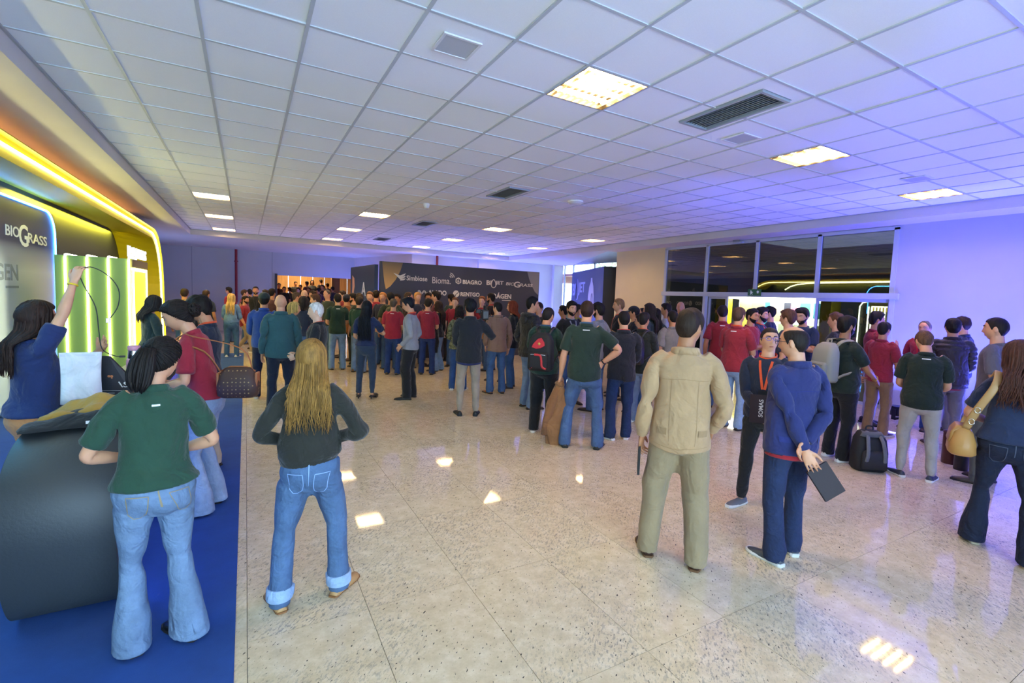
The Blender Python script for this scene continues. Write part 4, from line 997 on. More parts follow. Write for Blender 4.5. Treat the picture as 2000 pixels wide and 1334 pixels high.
def shoe_parts(kind):
    hi={'sneaker':.075,'dress':.062,'boot':.10,'flat':.04}[kind]; sole={'sneaker':.028,'dress':.016,'boot':.024,'flat':.012}[kind]
    up=[];so=[]
    for y,w,h in [(-.078,.026,hi*.86),(-.06,.036,hi),(-.02,.039,hi),(.03,.041,hi*.86),(.08,.045,.056),(.13,.047,.046),(.17,.040,.038),(.195,.024,.030)]:
        cx=.106+.014*np.clip((y)/.15,0,1)
        up.append(((cx,y,sole*.7),(w,0,0),(0,0,h-sole*.7),(0,0,.004)))
    for y,w in [(-.086,.026),(-.07,.038),(-.02,.042),(.03,.043),(.09,.049),(.14,.051),(.18,.043),(.205,.024)]:
        cx=.106+.014*np.clip((y)/.15,0,1)
        so.append(((cx,y,sole*.5),(w,0,0),(0,0,sole*.5),(0,0,sole*.5-.0005)))
    U=loft([(c,tuple(-np.array(a)),b,b2) for c,a,b,b2 in up],16); S=loft([(c,tuple(-np.array(a)),b,b2) for c,a,b,b2 in so],12)
    v=S[0]; v[:,2]=np.where(v[:,2]>sole*.5,np.clip(sole*.5+(v[:,2]-sole*.5)*4,0,sole),np.clip(sole*.5+(v[:,2]-sole*.5)*4,.0008,sole))
    return U,S
SHOES={k:shoe_parts(k) for k in('sneaker','dress','boot','flat')}
BVH={}
def bvh_of(kind,sub,fem,lod):
    key=(kind,sub,fem,lod)
    if key not in BVH:
        V,F=template(kind,sub,fem)[lod][:2]; BVH[key]=BVHTree.FromPolygons([Vector(v) for v in V],F)
    return BVH[key]
def drape(tree,pts,sgn,off=.003):
    """lay flat (x,z) points on the front (sgn=1) or back (-1) of a garment at rest"""
    out=[];last=sgn*.11
    for x,z in pts:
        h=tree.ray_cast(Vector((x,sgn*.6,z)),Vector((0,-sgn,0)))
        if h[0] is not None: last=h[0].y
        out.append((x,last+sgn*off,z))
    return np.array(out)
def strip(path,width):
    """flat ribbon along (x,z) points"""
    P=np.array(path,float); V=[];n=len(P)
    for i in range(n):
        d=P[min(i+1,n-1)]-P[max(i-1,0)]; d/=np.linalg.norm(d)+1e-9; q=np.array([-d[1],d[0]])*width/2
        V+= [P[i]+q,P[i]-q]
    return V,[(2*i,2*i+1,2*i+3,2*i+2) for i in range(n-1)]

def smooth_path3_(P): return [np.array(p,float) for p in P]
SKIN=dict(light='#d9a07c',mid='#c98d68',tan='#b67d57',dark='#94603f',pale='#e2b596')
PERSONS=[]
def person(label,pos,h,face,fem=False,skin='mid',top=('polo','#1f3b2c'),pants=('straight','#42608a'),shoes=('dress','#3a2a20'),hair=('short','#1c1512'),
           ra='hang',la='hang',lean=0,twist=0,side=0,head=(0,0,0),feet=None,build=0.,lod=1,collar=None,lanyard=None,badge=False,beard=None,glasses=None,mark=None,
           group='people standing in the foyer',pk='denim',tk='fabric',faceon=True,cuff=None,wrist=None,under=None,sole=None,drop=.006,heel=0,pockets=None,phones=False,yoke=None,hood=False):
    X,Y=pos; yaw=math.atan2(-X,Y)+math.radians(face)
    s=h/1.75
    root=empty('person',(X,Y,heel),yaw,s,label,'person',group)
    fg=Fig(fem,ra,la,lean,twist,side,head,feet,build,drop)
    fg.root=root; fg.yaw=yaw; fg.s=s; fg.pos=np.array([X,Y,heel])
    V,F,b,in0,in1=template('body','',fem)[lod]
    Vb=V+(in0 if top[0] in('polo','vest') else in1)
    sk=SKIN.get(skin,skin)
    obj('body',fg.apply(Vb,b),F,mat('skin',sk),root,True)
    tk2,tc=top[:2]
    V,F,b,_=template('top',tk2,fem)[lod]
    tm=mat(tk,tc) if tk2!='puffer' else mat('fabric',tc,.55)
    tn={'polo':'polo_shirt','knit':'sweater','jacket':'jacket','puffer':'puffer_jacket','bomber':'bomber_jacket','vest':'vest'}[tk2]
    obj(tn,fg.apply(V,b),F,tm,root,True)
    tree=bvh_of('top',tk2,fem,lod)
    V,F,b,Nn=template('pants',pants[0],fem)[lod]; hz=hem_of(tk2,fem); V=V-Nn*(.020*sstep(hz+.005,hz+.045,V[:,2]))[:,None]
    obj('jeans' if pk=='denim' else 'trousers',fg.apply(V,b),F,mat(pk,pants[1]),root,True)
    # collar folded round the neck
    if collar is not False and lod<2 or collar:
        cc=collar or tc; n=28 if lod==0 else 18; k=.85 if fem else 1.0; e={'jacket':.012,'puffer':.016,'bomber':.008}.get(tk2,0); S=[]; up={'jacket':.010,'puffer':.02}.get(tk2,0)
        for r,zo in [(.088+e,-.030),(.079+e,.004+up),(.071+e,.010+up),(.068+e*.5,-.03)]:
            S.append([(r*k*1.0*math.cos(t),r*k*.96*math.sin(t)-.006,1.478+zo-.030*max(0,math.sin(t))**1.2+.012*max(0,-math.sin(t))) for t in [2*PI*i/n for i in range(n)]])
        V=np.array(sum(S,[])); F=[(j*n+i,((j+1)%4)*n+i,((j+1)%4)*n+(i+1)%n,j*n+(i+1)%n) for j in range(4) for i in range(n)]
        W=weights(V,fg.sk); W[0][:]=0; W[0][:,1]=1
        obj('collar',fg.apply(V,W),F,mat('fabric',cc),root,True)
    if lanyard:
        n=22; k=.85 if fem else 1.; V=[];F=[]
        for zo in (.018,.0):
            V+=[((.0765-.01*zo/.018*.3)*k*math.cos(t),(.0745)*k*math.sin(t)-.006,1.486+zo-.034*max(0,math.sin(t))+.010*max(0,-math.sin(t))) for t in [2*PI*i/n for i in range(n)]]
        F=[(i,(i+1)%n,n+(i+1)%n,n+i) for i in range(n)]
        V=np.array(V); V[:,:2]*=1.13 if tk2 in('jacket','puffer') else 1.06
        W=weights(V,fg.sk); W[0][:]=0; W[0][:,1]=1
        ly=obj('lanyard',fg.apply(V,W),F,mat('fabric',lanyard),root,True)
        if badge:
            vs=[];fs=[];o=0
            for sx in(-1,1):
                a,f_=strip([(sx*.055,1.44),(sx*.045,1.38),(sx*.028,1.28),(sx*.010,1.17)],.022)
                vs+=list(drape(tree,a,1,.006)); fs+=[tuple(q+o for q in t) for t in f_]; o=len(vs)
            obj('lanyard_strap',fg.apply(np.array(vs)),fs,mat('fabric',lanyard),root,True)
            a=[(x,z) for z in (1.16,1.105,1.05) for x in (-.042,0,.042)]
            bv=drape(tree,a,1,.010); bv[:,1]=bv[:,1].max()
            bf=[(0,1,4,3),(1,2,5,4),(3,4,7,6),(4,5,8,7)]
            bg=obj('badge',fg.apply(bv),bf,mat('plain','#17181c',.4),root)
            c0=[(x,z) for z in (1.095,1.085) for x in (-.025,.025)]
            obj('print',fg.apply(np.array([(x,bv[0,1]+.002,z) for x,z in c0])),[(0,1,3,2)],mat('plain','#c8c8c8',.6),bg)
    if mark:                                                         # small white print under the collar
        wd,z0=mark if isinstance(mark,tuple) else (.040,1.425)
        a=[(x,z) for z in (z0,z0-.010) for x in np.linspace(-wd,wd,6)]
        obj('back_print',fg.apply(drape(tree,a,-1,.004)),[(i,i+1,i+7,i+6) for i in range(5)],mat('plain','#e8e8e6',.8),root)
    if under:                                                        # shirt tail showing below the jacket
        V,F,b,_=template('top','polo',fem)[max(lod,1)]; dz=hem_of('polo',fem)-hem_of(tk2,fem)+.03
        keep=[f for f in F if max(V[k][2] for k in f)<1.0 and max(b[2][k] for k in f)<.1]; ids=sorted({k for f in keep for k in f}); rm={k:i_ for i_,k in enumerate(ids)}
        U=V[ids]-np.array([0,0,dz])-_[ids]*(.004+.022*sstep(hem_of(tk2,fem)-.02,hem_of(tk2,fem)+.03,V[ids][:,2:3]-dz)); obj('undershirt',fg.apply(U),[tuple(rm[k] for k in f) for f in keep],mat('fabric',under),root,True)
    if hood:                                                         # hood folded down behind the neck
        V,F=join([tube(smooth_path3_([(.085,.055,1.455),(.118,.0,1.462),(.105,-.085,1.475),(.0,-.135,1.47),(-.105,-.085,1.475),(-.118,.0,1.462),(-.085,.055,1.455)]),[.020]+[.036]*5+[.020],10),ellipsoid((0,-.13,1.40),(.10,.045,.085),16,8)])
        W=weights(V,fg.sk); W[0][:]=0; W[0][:,1]=1; obj('hood',fg.apply(V,W),F,tm,root,True)
    if yoke:                                                         # stitched seams across the back and along the hem
        for path,wd in (([(x,1.30-.012*abs(x)/.15) for x in np.linspace(-.165,.165,13)],.004),([(x,hem_of(tk2,fem)+.035) for x in np.linspace(-.17,.17,13)],.003),([(-.085,z) for z in np.linspace(1.29,.87,12)],.003),([(.085,z) for z in np.linspace(1.29,.87,12)],.003)):
            a,f=strip(path,wd); obj('seam',fg.apply(drape(tree,a,-1,.002)),f,mat('plain',yoke,.9),root)
        for sg in(1,-1):
            a=[(sg*x,z) for z in(.965,.945,.925) for x in(.10,.13,.16)]; obj('pocket_flap',fg.apply(drape(tree,a,-1,.006)),[(0,1,4,3),(1,2,5,4),(3,4,7,6),(4,5,8,7)],mat('fabric',yoke),root)
    if pockets:                                                      # jeans pockets with pale stitching
        tp=bvh_of('pants',pants[0],fem,lod)
        for sg in(1,-1):
            rows=[(.925,.040,.128),(.90,.042,.127),(.86,.045,.124),(.825,.050,.120),(.80,.070,.098)]; V=[];n=5
            for z,a,c in rows: V+=[(sg*(a+(c-a)*q/4),z) for q in range(n)]
            D=drape(tp,V,-1,.0045); F=[(j*n+i,j*n+i+1,(j+1)*n+i+1,(j+1)*n+i) for j in range(4) for i in range(n-1)]
            pc=obj('pocket',fg.apply(D),F if sg<0 else [f[::-1] for f in F],mat('denim',pants[1]),root,True)
            ln=[(sg*.040,.925),(sg*.045,.86),(sg*.050,.825),(sg*.070,.80),(sg*.098,.80),(sg*.120,.825),(sg*.124,.86),(sg*.128,.925),(sg*.040,.925)]; fine=[]
            for p,q in zip(ln,ln[1:]): fine+=[(p[0]+(q[0]-p[0])*t,p[1]+(q[1]-p[1])*t) for t in(0,.25,.5,.75)]
            a,f=strip(fine+[ln[-1]],.004); obj('stitching',fg.apply(drape(tp,a,-1,.0065)),f,mat('plain',pockets,.8),pc)
        a,f=strip([(0.0,z) for z in np.linspace(.985,.86,8)],.006); obj('back_seam',fg.apply(drape(tp,a,-1,.003)),f,mat('plain',pockets,.8),root)
    if cuff:                                                         # rolled jeans cuffs
        for sg in(1,-1):
            n=20; V=[];F=[]
            for r,z in((.079,.070),(.082,.080),(.082,.135),(.079,.142),(.066,.142),(.066,.070)): V+=[(sg*(.105+.0)+r*math.cos(2*PI*i/n),-.004+r*1.05*math.sin(2*PI*i/n),z) for i in range(n)]
            F=[(j*n+i,j*n+(i+1)%n,(j+1)*n+(i+1)%n,(j+1)*n+i) for j in range(5) for i in range(n)]
            obj('rolled_cuff',fg.apply(np.array(V)),F,mat('denim',cuff),root,True)
    if heel>.02 and heel<.06:
        for i,sg in enumerate((1,-1)):
            R,t=fg.M[13+i]; z0=-heel/s
            V,F=tube([(sg*.106,-.062,z0),(sg*.106,-.055,.012)],[.007,.018],8); obj('heel',V@R.T+t,F,mat('leather',shoes[1]),root,True)
            V,F=box(sg*.12-.035,sg*.12+.035,.09,.185,z0,.004); obj('platform',V@R.T+t,F,mat('leather',shoes[1]),root)
    # shoes
    for i,sg in enumerate((1,-1)):
        (uv,uf),(sv,sf)=SHOES[shoes[0]]
        fl=np.array([sg,1,1.])
        R,t=fg.M[13+i]
        A=uv*fl@R.T+t; B=sv*fl@R.T+t
        fix=lambda q:[tuple(reversed(x)) for x in q] if sg<0 else q
        so=obj('shoe',A,fix(uf),mat('leather',shoes[1]),root,True)
        obj('sole',B,fix(sf),mat('plain',sole or (shoes[2] if len(shoes)>2 else '#1d1916'),.7),so)
    # hair
    Rh,th=fg.M[2]
    hm=lambda V:V@Rh.T+th
    st,hc=hair[:2]; nu,nv=((72,26),(44,16),(26,9))[lod]; seed=len(PERSONS)*7+1
    hmat=mat('hair',hc)
    if st in('short','buzz','receding','thick','curly','quiff'):
        tt,ts,ro,cu={'short':(.018,.008,.004,0),'buzz':(.006,.004,.001,0),'receding':(.010,.006,.003,0),'thick':(.030,.016,.006,0),'curly':(.034,.020,.007,1.),'quiff':(.034,.008,.005,0)}[st]
        V,F=hair_cap(LINES['receding' if st=='receding' else 'short'],tt,ts,nu,nv,ro,seed,None,cu)
        obj('hair',hm(V),F,hmat,root,True)
    elif st=='balding':
        V,F=balding(seed,nu,max(6,nv//2)); obj('hair',hm(V),F,hmat,root,True)
    elif st=='bald': pass
    elif st in('long','longwave','ponytail','bun','curlylong','bob'):
        V,F=hair_cap(LINES['woman'],.016,.014,nu,nv,.003,seed,.008 if st!='ponytail' else 0)
        ho=obj('hair',hm(V),F,hmat,root,True)
        kw=hair[2] if len(hair)>2 else {}
        n=(150,64,30)[lod]
        if st=='long': V,F=strands(kw.get('n',n),kw.get('z',1.18),seed,kw.get('az',60),kw.get('wave',.008),kw.get('rad',(.0085,.013,.02)[lod]),kw.get('spread',1.15),kw.get('jag',.07))
        elif st=='longwave': V,F=strands(n,kw.get('z',1.22),seed,kw.get('az',56),.020,(.010,.014,.02)[lod],1.25,.08)
        elif st=='curlylong': V,F=strands(n,kw.get('z',1.33),seed,50,.026,(.011,.016,.022)[lod],1.35,.09)
        elif st=='bob': V,F=strands(n,1.46,seed,50,.006,(.010,.014,.02)[lod],1.1,.03)
        elif st=='ponytail':
            rng=np.random.RandomState(5); parts=[]
            for k in range(90 if lod==0 else 40):
                a=rng.rand()*6.28; r=math.sqrt(rng.rand()); dx=.040*r*math.cos(a); dy=.030*r*math.sin(a); e=.05*rng.rand(); tx=kw.get('tx',-.03)
                P=[np.array(q)+HEADC for q in [(dx*.4,-.098+dy*.4,.035),(tx*.35+dx*.8,-.130+dy,.025),(tx*.8+dx*1.3,-.138+dy*1.1,-.04),(tx*1.1+dx*1.45,-.132+dy*1.1,-.105),(tx*1.3+dx*1.3,-.122+dy,-.165+e*.4),(tx*1.35+dx*.9,-.115+dy*.9,-.205+e)]]
                parts.append(tube(P,[.007,.009,.010,.010,.008,.003],5))
            V,F=join(parts)
        elif st=='bun':
            parts=[ellipsoid(HEADC+np.array([0,-.125,-.005]),(.045,.042,.048),16,10)]
            rng=np.random.RandomState(3)
            for k in range(22):
                a=rng.rand()*6.28; c=HEADC+np.array([0,-.125,-.005]); P=[]
                t1=rng.normal(0,1,3); t1/=np.linalg.norm(t1); t2=np.cross(t1,rng.normal(0,1,3)); t2/=np.linalg.norm(t2)
                for q in np.linspace(0,3.6,9): P.append(c+(t1*math.cos(q+a)+t2*math.sin(q+a))*np.array([.048,.045,.052]))
                parts.append(tube(P,[.004]+[.008]*7+[.004],5))
            V,F=join(parts)
        if st in('ponytail','bun') and lod==0:
            parts=[]; tie=HEADC+np.array([0,-.100,.035 if st=='ponytail' else 0.0])
            for k in range(84):
                az=math.radians(-178+356*k/83); zl=np.interp(abs(math.degrees(az)),[a_ for a_,_b in LINES['woman']],[_b for a_,_b in LINES['woman']])
                p0=math.acos(max(-.97,min(.97,zl/.1175))); d0=hdir(np.array([p0]),np.array([az]))[0]; d1=(tie-HEADC)/np.linalg.norm(tie-HEADC); P=[]
                for q in np.linspace(.04,1,8):
                    d=d0*(1-q)+d1*q; d/=np.linalg.norm(d)+1e-9; x=head_pts(d[None])[0]; nn=x/np.array([.0765,.098,.1175])**2; nn/=np.linalg.norm(nn); P.append(HEADC+x+nn*(.010+.006*math.sin(PI*min(q*1.2,1))+.002*math.sin(k*2.4)))
                parts.append(tube(P,[(.002,.004)]+[(.0035,.0065)]*6+[(.004,.005)],5))
            obj('combed_hair',hm(join(parts)[0]),join(parts)[1],hmat,ho,True)
        if st in('ponytail','bun'): obj('ponytail' if st=='ponytail' else 'hair_bun',hm(V),F,hmat,ho,True)
        else:
            W=weights(V,fg.sk); z=V[:,2]; w=sstep(1.46,1.58,z); W[0][:]=0; W[0][:,2]=w; W[0][:,1]=1-w; W=(W[0],W[1],np.zeros(len(V)))
            obj('hair_strands',fg.apply(V,W),F,hmat,ho,True)
    elif st=='cap':
        V,F=hair_cap(LINES['short'],.010,.008,nu,nv,.002,seed); obj('hair',hm(V),F,mat('hair','#15110f'),root,True)
        V,F=hair_cap([(0,.045),(60,.04),(100,.03),(180,.02)],.022,.016,nu,nv,0,seed); co=obj('cap',hm(V),F,mat('fabric',hc),root,True)
        bv=[];n=12; sgn=hair[2] if len(hair)>2 else 1
        for dz in (0,.006):
            for j,(r0,dd) in enumerate([(.088,.0),(.12,.004),(.158,.016)]):
                for i in range(n+1):
                    a=(i/n-.5)*2.0; bv.append((math.sin(a)*r0*.82*(1-.1*j),sgn*math.cos(a)*r0*(1+.05*j),.045-dd-.012*abs(a)**2+dz))
        m_=n+1; bf=[]
        for l in(0,1):
            for j in range(2):
                for i in range(n):
                    q=(l*3*m_+j*m_+i,l*3*m_+j*m_+i+1,l*3*m_+(j+1)*m_+i+1,l*3*m_+(j+1)*m_+i); bf.append(q if l else q[::-1])
        for i in range(n): bf.append((2*m_+i,2*m_+i+1,3*m_+2*m_+i+1,3*m_+2*m_+i))
        obj('cap_brim',hm(np.array(bv)+HEADC),bf,mat('fabric',hc),co,True)
    # face
    if faceon:
        hb=hc if st not in('bald',) else '#4a3a2e'
        if st=='cap': hb='#15110f'
        if hb in('#c9c4bd','#b9b4ad'): hb='#8a8580'
        for sg in(1,-1):
            x=.0325*sg; y=surf_y(x,.008)
            V,F=ellipsoid((x,y-.0075,.008),(.0135,.012,.0075 if lod==0 else .008),10,6)
            ey=obj('eye',hm(V+HEADC),F,mat('plain','#d8d2cc',.25),root,True)
            V,F=ellipsoid((x,y+.0022,.008),(.0058,.0030,.0058),8,4); obj('iris',hm(V+HEADC),F,mat('plain','#20140d',.2),ey,True)
            if lod<2:
                P=[];
                for q in np.linspace(.014,.052,6): P.append(np.array([q*sg,surf_y(q*sg,.030)+.0015,.027+.006*math.sin((q-.014)/.038*2.4)]))
                V,F=tube(P,[(.002,.003),(.003,.0045),(.003,.0045),(.0028,.004),(.0022,.003),(.001,.001)],6); obj('eyebrow',hm(V+HEADC),F,mat('hair',hb),root,True)
        if lod<2:
            lc={'light':'#b5685a','pale':'#c0786a','mid':'#a8604e','tan':'#94553f','dark':'#6e3d2e'}.get(skin,'#a8604e'); parts=[]
            for zc,r in((-.0635,.0028),(-.0715,.0034)):
                P=[np.array([x,surf_y(x,zc)+.0004,zc-.004*(abs(x)/.022)**2*(1 if zc>-.067 else -1.2)]) for x in np.linspace(-.023,.023,7)]
                parts.append(tube(P,[(.0008,.0008),(r*.7,r*.7),(r,r),(r*.9,r*.9),(r,r),(r*.7,r*.7),(.0008,.0008)],6))
            V,F=join(parts); obj('lips',hm(V+HEADC),F,mat('skin',lc),root,True)
    if beard:
        V,F=beard_mesh(beard[0]); obj('beard',hm(V),F,mat('hair',beard[1]),root,True)
    if glasses:
        parts=[]; yb=surf_y(0,.010)+.004
        for sg in(1,-1):
            P=[]
            for i in range(17):
                a=2*PI*i/16; P.append((.033*sg+.024*math.copysign(abs(math.cos(a))**.75,math.cos(a)),yb+.006-.006*(abs(.033*sg+.024*math.cos(a))/.057),.006+.017*math.copysign(abs(math.sin(a))**.75,math.sin(a))))
            parts.append(tube(P,[.0022]*17,5))
            parts.append(tube([(.057*sg,yb+.000,.012),(.074*sg,yb-.03,.011),(.080*sg,.012,.009),(.079*sg,-.012,-.004)],[.0022]*4,5))
        parts.append(tube([(-.010,yb+.006,.010),(0,yb+.008,.013),(.010,yb+.006,.010)],[.002]*3,5))
        V,F=join(parts); gl=obj('glasses',hm(V+HEADC),F,mat('plain',glasses,.3),root,True)
    if phones:
        P=[(.094*math.sin(a),-.005,.118*math.cos(a)+.012) for a in np.linspace(-1.65,1.65,15)]
        V,F=tube([tuple(p) for p in P],[(.012,.006)]*15,6); hp=obj('headphones',hm(V+HEADC),F,mat('plain','#1a2230',.4),root,True)
        for sg in(1,-1): V,F=ellipsoid((.092*sg,.0,-.005),(.018,.034,.040),12,8); obj('ear_cup',hm(V+HEADC),F,mat('plain','#14181f',.5),hp,True)
    if wrist:
        for i,c in wrist:
            Rr,W0=fg.hand[i]; fl=np.array([1 if i==0 else -1,1,1.]); d0=ADIR*fl; S0=fg.sk['sh']*fl
            c0=S0+d0*(LU+LF-.018); a=np.array([0,1.,0]); b_=np.cross(d0,a); V,F=tube([c0+(a*.036*math.cos(q)+b_*.032*math.sin(q)) for q in np.linspace(0,2*PI,17)],[(.003,.008)]*17,6)
            k=.86 if fem else 1; V=c0+(V-c0)*k
            R,t=fg.M[5+i]; P=rot_about(V,S0,d0,np.full(len(V),fg.froll[i])); obj('wristband',P@R.T+t,F,mat('plain',c,.5),root,True)
    PERSONS.append(fg)
    return fg
def wpt(fg,p):
    """a point in a person's own frame (figure units) to the room"""
    c,s=math.cos(fg.yaw),math.sin(fg.yaw); p=np.asarray(p,float)*fg.s
    return np.array([c*p[0]-s*p[1],s*p[0]+c*p[1],p[2]])+fg.pos
def palm(fg,i,along=.07):
    """point in the palm of hand i (0 right, 1 left) in the person's frame, and the hand's directions"""
    R,W0=fg.hand[i]; fl=np.array([1 if i==0 else -1,1,1.]); d0=ADIR*fl
    return fg.wrist[i]+R@d0*along, R@d0, R@np.array([0,1.,0])
# ------------------------------------------------------------------ everybody in the foyer (positions on the floor, heights, facing relative to the line of sight)
p_green=person('woman in green polo and flared light jeans, black ponytail, at the black desk',(-0.39,2.92),1.575,4,lod=0,fem=True,skin='light',top=('polo', '#214432'),pants=('flare', '#7189a6'),shoes=('boot', '#15130f'),hair=('ponytail', '#191412', {'tx': -0.02}),ra={'w': (0.1, 0.2, 1.05), 'pole': (1, -0.45, -0.5), 'curl': 1.0},la={'w': (0.1, 0.2, 1.05), 'pole': (1, -0.45, -0.5), 'curl': 1.0},head=(-30, -20, 0),build=0.05,mark=(0.018, 1.4),feet=((0.135, -0.02, -28), (-0.1, 0.03, -2)),pockets='#9a8a6a')
p_blond=person('woman with long blond hair in black bomber jacket and rolled jeans',(0.32,2.97),1.547,-4,lod=0,fem=True,skin='light',top=('bomber', '#26261f'),pants=('straight', '#506c90'),shoes=('flat', '#b98f5c', '#8a5d35'),hair=('long', '#84612f', {'z': 1.17, 'spread': 1.45, 'az': 54, 'wave': 0.014, 'jag': 0.1, 'n': 230, 'rad': 0.0068}),ra={'w': (0.13, 0.17, 1.06), 'pole': (1, -0.5, -0.4), 'curl': 1.0},la={'w': (0.13, 0.17, 1.06), 'pole': (1, -0.5, -0.4), 'curl': 1.0},feet=((0.175, 0.06, 30), (-0.175, -0.02, -20)),drop=0.014,pockets='#8fb0e0',cuff='#9db9dc')
p_beige=person('man in beige jacket and khaki trousers seen from behind, black notebook in his hand',(2.64,2.34),1.805,6,lod=0,skin='tan',top=('jacket', '#b08f68'),pants=('wide', '#978363'),pk='fabric',shoes=('dress', '#3b2318', '#6b4a2c'),hair=('short', '#2a1d14'),ra={'w': (0.215, 0.1, 0.93), 'pole': (0.6, -1, 0), 'curl': 0.3},la={'w': (0.25, 0.03, 0.87), 'pole': (0.4, -1, 0), 'curl': 1.4},head=(-32, -6, 0),yoke='#9c7d58',feet=((0.14, -0.05, 12), (-0.17, 0.05, -8)),build=0.02,drop=0.02)
p_navyj=person('balding man with glasses in blue jacket holding a notebook behind his back',(3.40,2.00),1.700,42,lod=0,skin='light',top=('jacket', '#232b62'),pants=('straight', '#1f2e52'),shoes=('sneaker', '#454b52', '#d9dad6'),hair=('balding', '#1e1714'),glasses='#1b2034',ra={'w': (-0.02, -0.17, 0.95), 'pole': (1, -0.5, 0.0), 'curl': 1.1, 'roll': -1.0},la={'w': (0.04, -0.19, 0.88), 'pole': (1, -0.5, 0.0), 'curl': 1.0, 'roll': -1.0},head=(28, -4, 0),under='#a01f2c',yoke='#232d70',build=0.1,feet=((0.12, 0.06, 14), (-0.12, -0.05, -14)))
p_badge=person('man with blue glasses, navy sweater, red collar and orange badge lanyard',(4.10,2.68),1.643,172,lod=0,skin='light',top=('knit', '#182238'),pants=('slim', '#15161a'),pk='fabric',shoes=('sneaker', '#6c7076', '#e4e3df'),hair=('buzz', '#2a1f1a'),glasses='#2a3aa8',collar='#8e1f2f',lanyard='#e2562a',badge=True,ra={'w': (0.02, 0.26, 0.98), 'pole': (0.8, -0.3, -1), 'curl': 1.2, 'roll': 0.5},la={'w': (0.1, 0.24, 1.05), 'pole': (0.8, -0.3, -1), 'curl': 1.0, 'roll': 0.2},head=(22, 8, 0),feet=((0.13, 0.1, 20), (-0.12, -0.02, -14)),wrist=[(0, '#111111')])
p_tanbag=person('woman with wavy brown hair in navy top and dark flared jeans, tan bag on shoulder',(5.02,1.26),1.664,8,lod=0,fem=True,skin='light',top=('polo', '#1d2c4c'),pants=('flare', '#17213a'),shoes=('flat', '#d8cbb4', '#cdbfa6'),hair=('longwave', '#4a2c22', {'z': 1.2}),ra='hang',la={'w': (0.1, 0.2, 1.04), 'pole': (1, -0.5, -0.4), 'curl': 0.8},head=(18, -8, 0),build=0.18,collar=False,feet=((0.14, -0.14, 4), (-0.15, 0.16, -6)),drop=0.02,pockets='#4a5468')
p_reach=person('woman behind the desk in navy polo raising one arm with a black cable',(-1.26,4.52),1.680,-74,lod=0,fem=True,skin='light',top=('polo', '#1c2d5e'),pants=('wide', '#c68a58'),pk='fabric',shoes=('flat', '#d8cbb4'),hair=('long', '#2a1a14', {'z': 1.22, 'wave': 0.012}),ra={'w': (0.14, 0.2, 1.93), 'pole': (0.8, 0.6, -0.4), 'curl': 1.5, 'roll': -0.3},la={'w': (0.0, 0.37, 1.36), 'pole': (0.6, -0.2, -1), 'curl': 0.12, 'roll': 1.0, 'bend': -0.5},head=(0, -4, 0),build=0.12,wrist=[(0, '#e6c21e')])
p_redbag=person('woman in dark red polo with hair bun leaning over the desk',(-0.29,4.62),1.740,72,lod=0,fem=True,skin='light',top=('polo', '#9a2034'),pants=('flare', '#8fa3bd'),shoes=('flat', '#1c1a18'),hair=('bun', '#1d1512'),ra={'w': (0.12, 0.27, 1.1), 'pole': (0.6, -0.6, -1), 'curl': 0.8},la={'w': (0.12, 0.27, 1.1), 'pole': (0.6, -0.6, -1), 'curl': 0.8},lean=13,head=(0, -14, 0))
p_orange=person('man in navy polo with orange lanyard facing the stand beside the red-polo woman',(-0.33,5.62),1.729,72,lod=0,skin='mid',top=('polo', '#18243a'),pants=('straight', '#b8a890'),pk='fabric',hair=('thick', '#15110f'),lanyard='#e2562a',ra='phone',la='phone',head=(0, -16, 0))
person('woman with curly dark hair in dark green sweatshirt at the lit cabinet',(-1.20,8.79),1.668,-70,lod=1,fem=True,skin='light',top=('knit', '#2c3b36'),pants=('straight', '#23262c'),hair=('curlylong', '#2a2320'),ra='hold',la='hold',head=(0, -12, 0))
person('man in red polo seen from behind against the grey wall, leftmost of the far crowd',(-1.26,14.02),1.747,0,lod=2,skin='mid',top=('polo', '#8e1f2f'),hair=('short', '#30241c'))
person('brown-haired man far off behind the navy-polo man with orange lanyard',(-0.93,15.56),1.719,-30,lod=2,skin='mid',top=('polo', '#1b2740'),hair=('short', '#3a2a1e'))
person('light-brown-haired woman half hidden behind the red-polo woman with the bun',(-0.89,10.34),1.580,60,lod=1,fem=True,skin='light',top=('polo', '#16181b'),hair=('bob', '#8a6a42'))
p_denim=person('woman with straight blond hair in pale denim jacket at the carpet edge',(-0.33,14.82),1.660,-12,lod=2,fem=True,skin='light',top=('bomber', '#6f93bd'),tk='denim',pants=('straight', '#406690'),shoes=('sneaker', '#e4e2da', '#f0efe8'),hair=('long', '#c2a060', {'z': 1.16}),ra='hold',la='hold')
person('bearded man in red polo and khaki trousers striding past the denim-jacket woman',(-0.03,15.94),1.645,-118,lod=2,skin='mid',top=('polo', '#8e1f2f'),pants=('slim', '#a8967a'),pk='fabric',shoes=('sneaker', '#8a8478', '#e8e6e0'),hair=('short', '#1e1612'),beard=(0.004, '#241a14'),ra={'w': (0.24, 0.14, 0.88), 'pole': (0.3, -1, 0), 'curl': 1.0},la='hang',feet=((0.1, 0.26, 0), (-0.1, -0.24, 0, 0.03, 20)),drop=0.06,wrist=[(0, '#e6c21e')])
person('man in black polo with badge facing the camera in front of the grey wall',(0.26,16.85),1.885,176,lod=2,skin='mid',top=('polo', '#16181b'),pants=('slim', '#8f887a'),pk='fabric',hair=('buzz', '#1e1612'),lanyard='#2a2d33',badge=True,beard=(0.004, '#2a1e18'),ra='hip',la='hang',wrist=[(0, '#e6c21e')])
person('red-polo man turned left between the denim jacket and the black polo',(-0.06,18.18),1.761,-80,lod=2,skin='light',top=('polo', '#8e1f2f'),hair=('short', '#3f2c1e'))
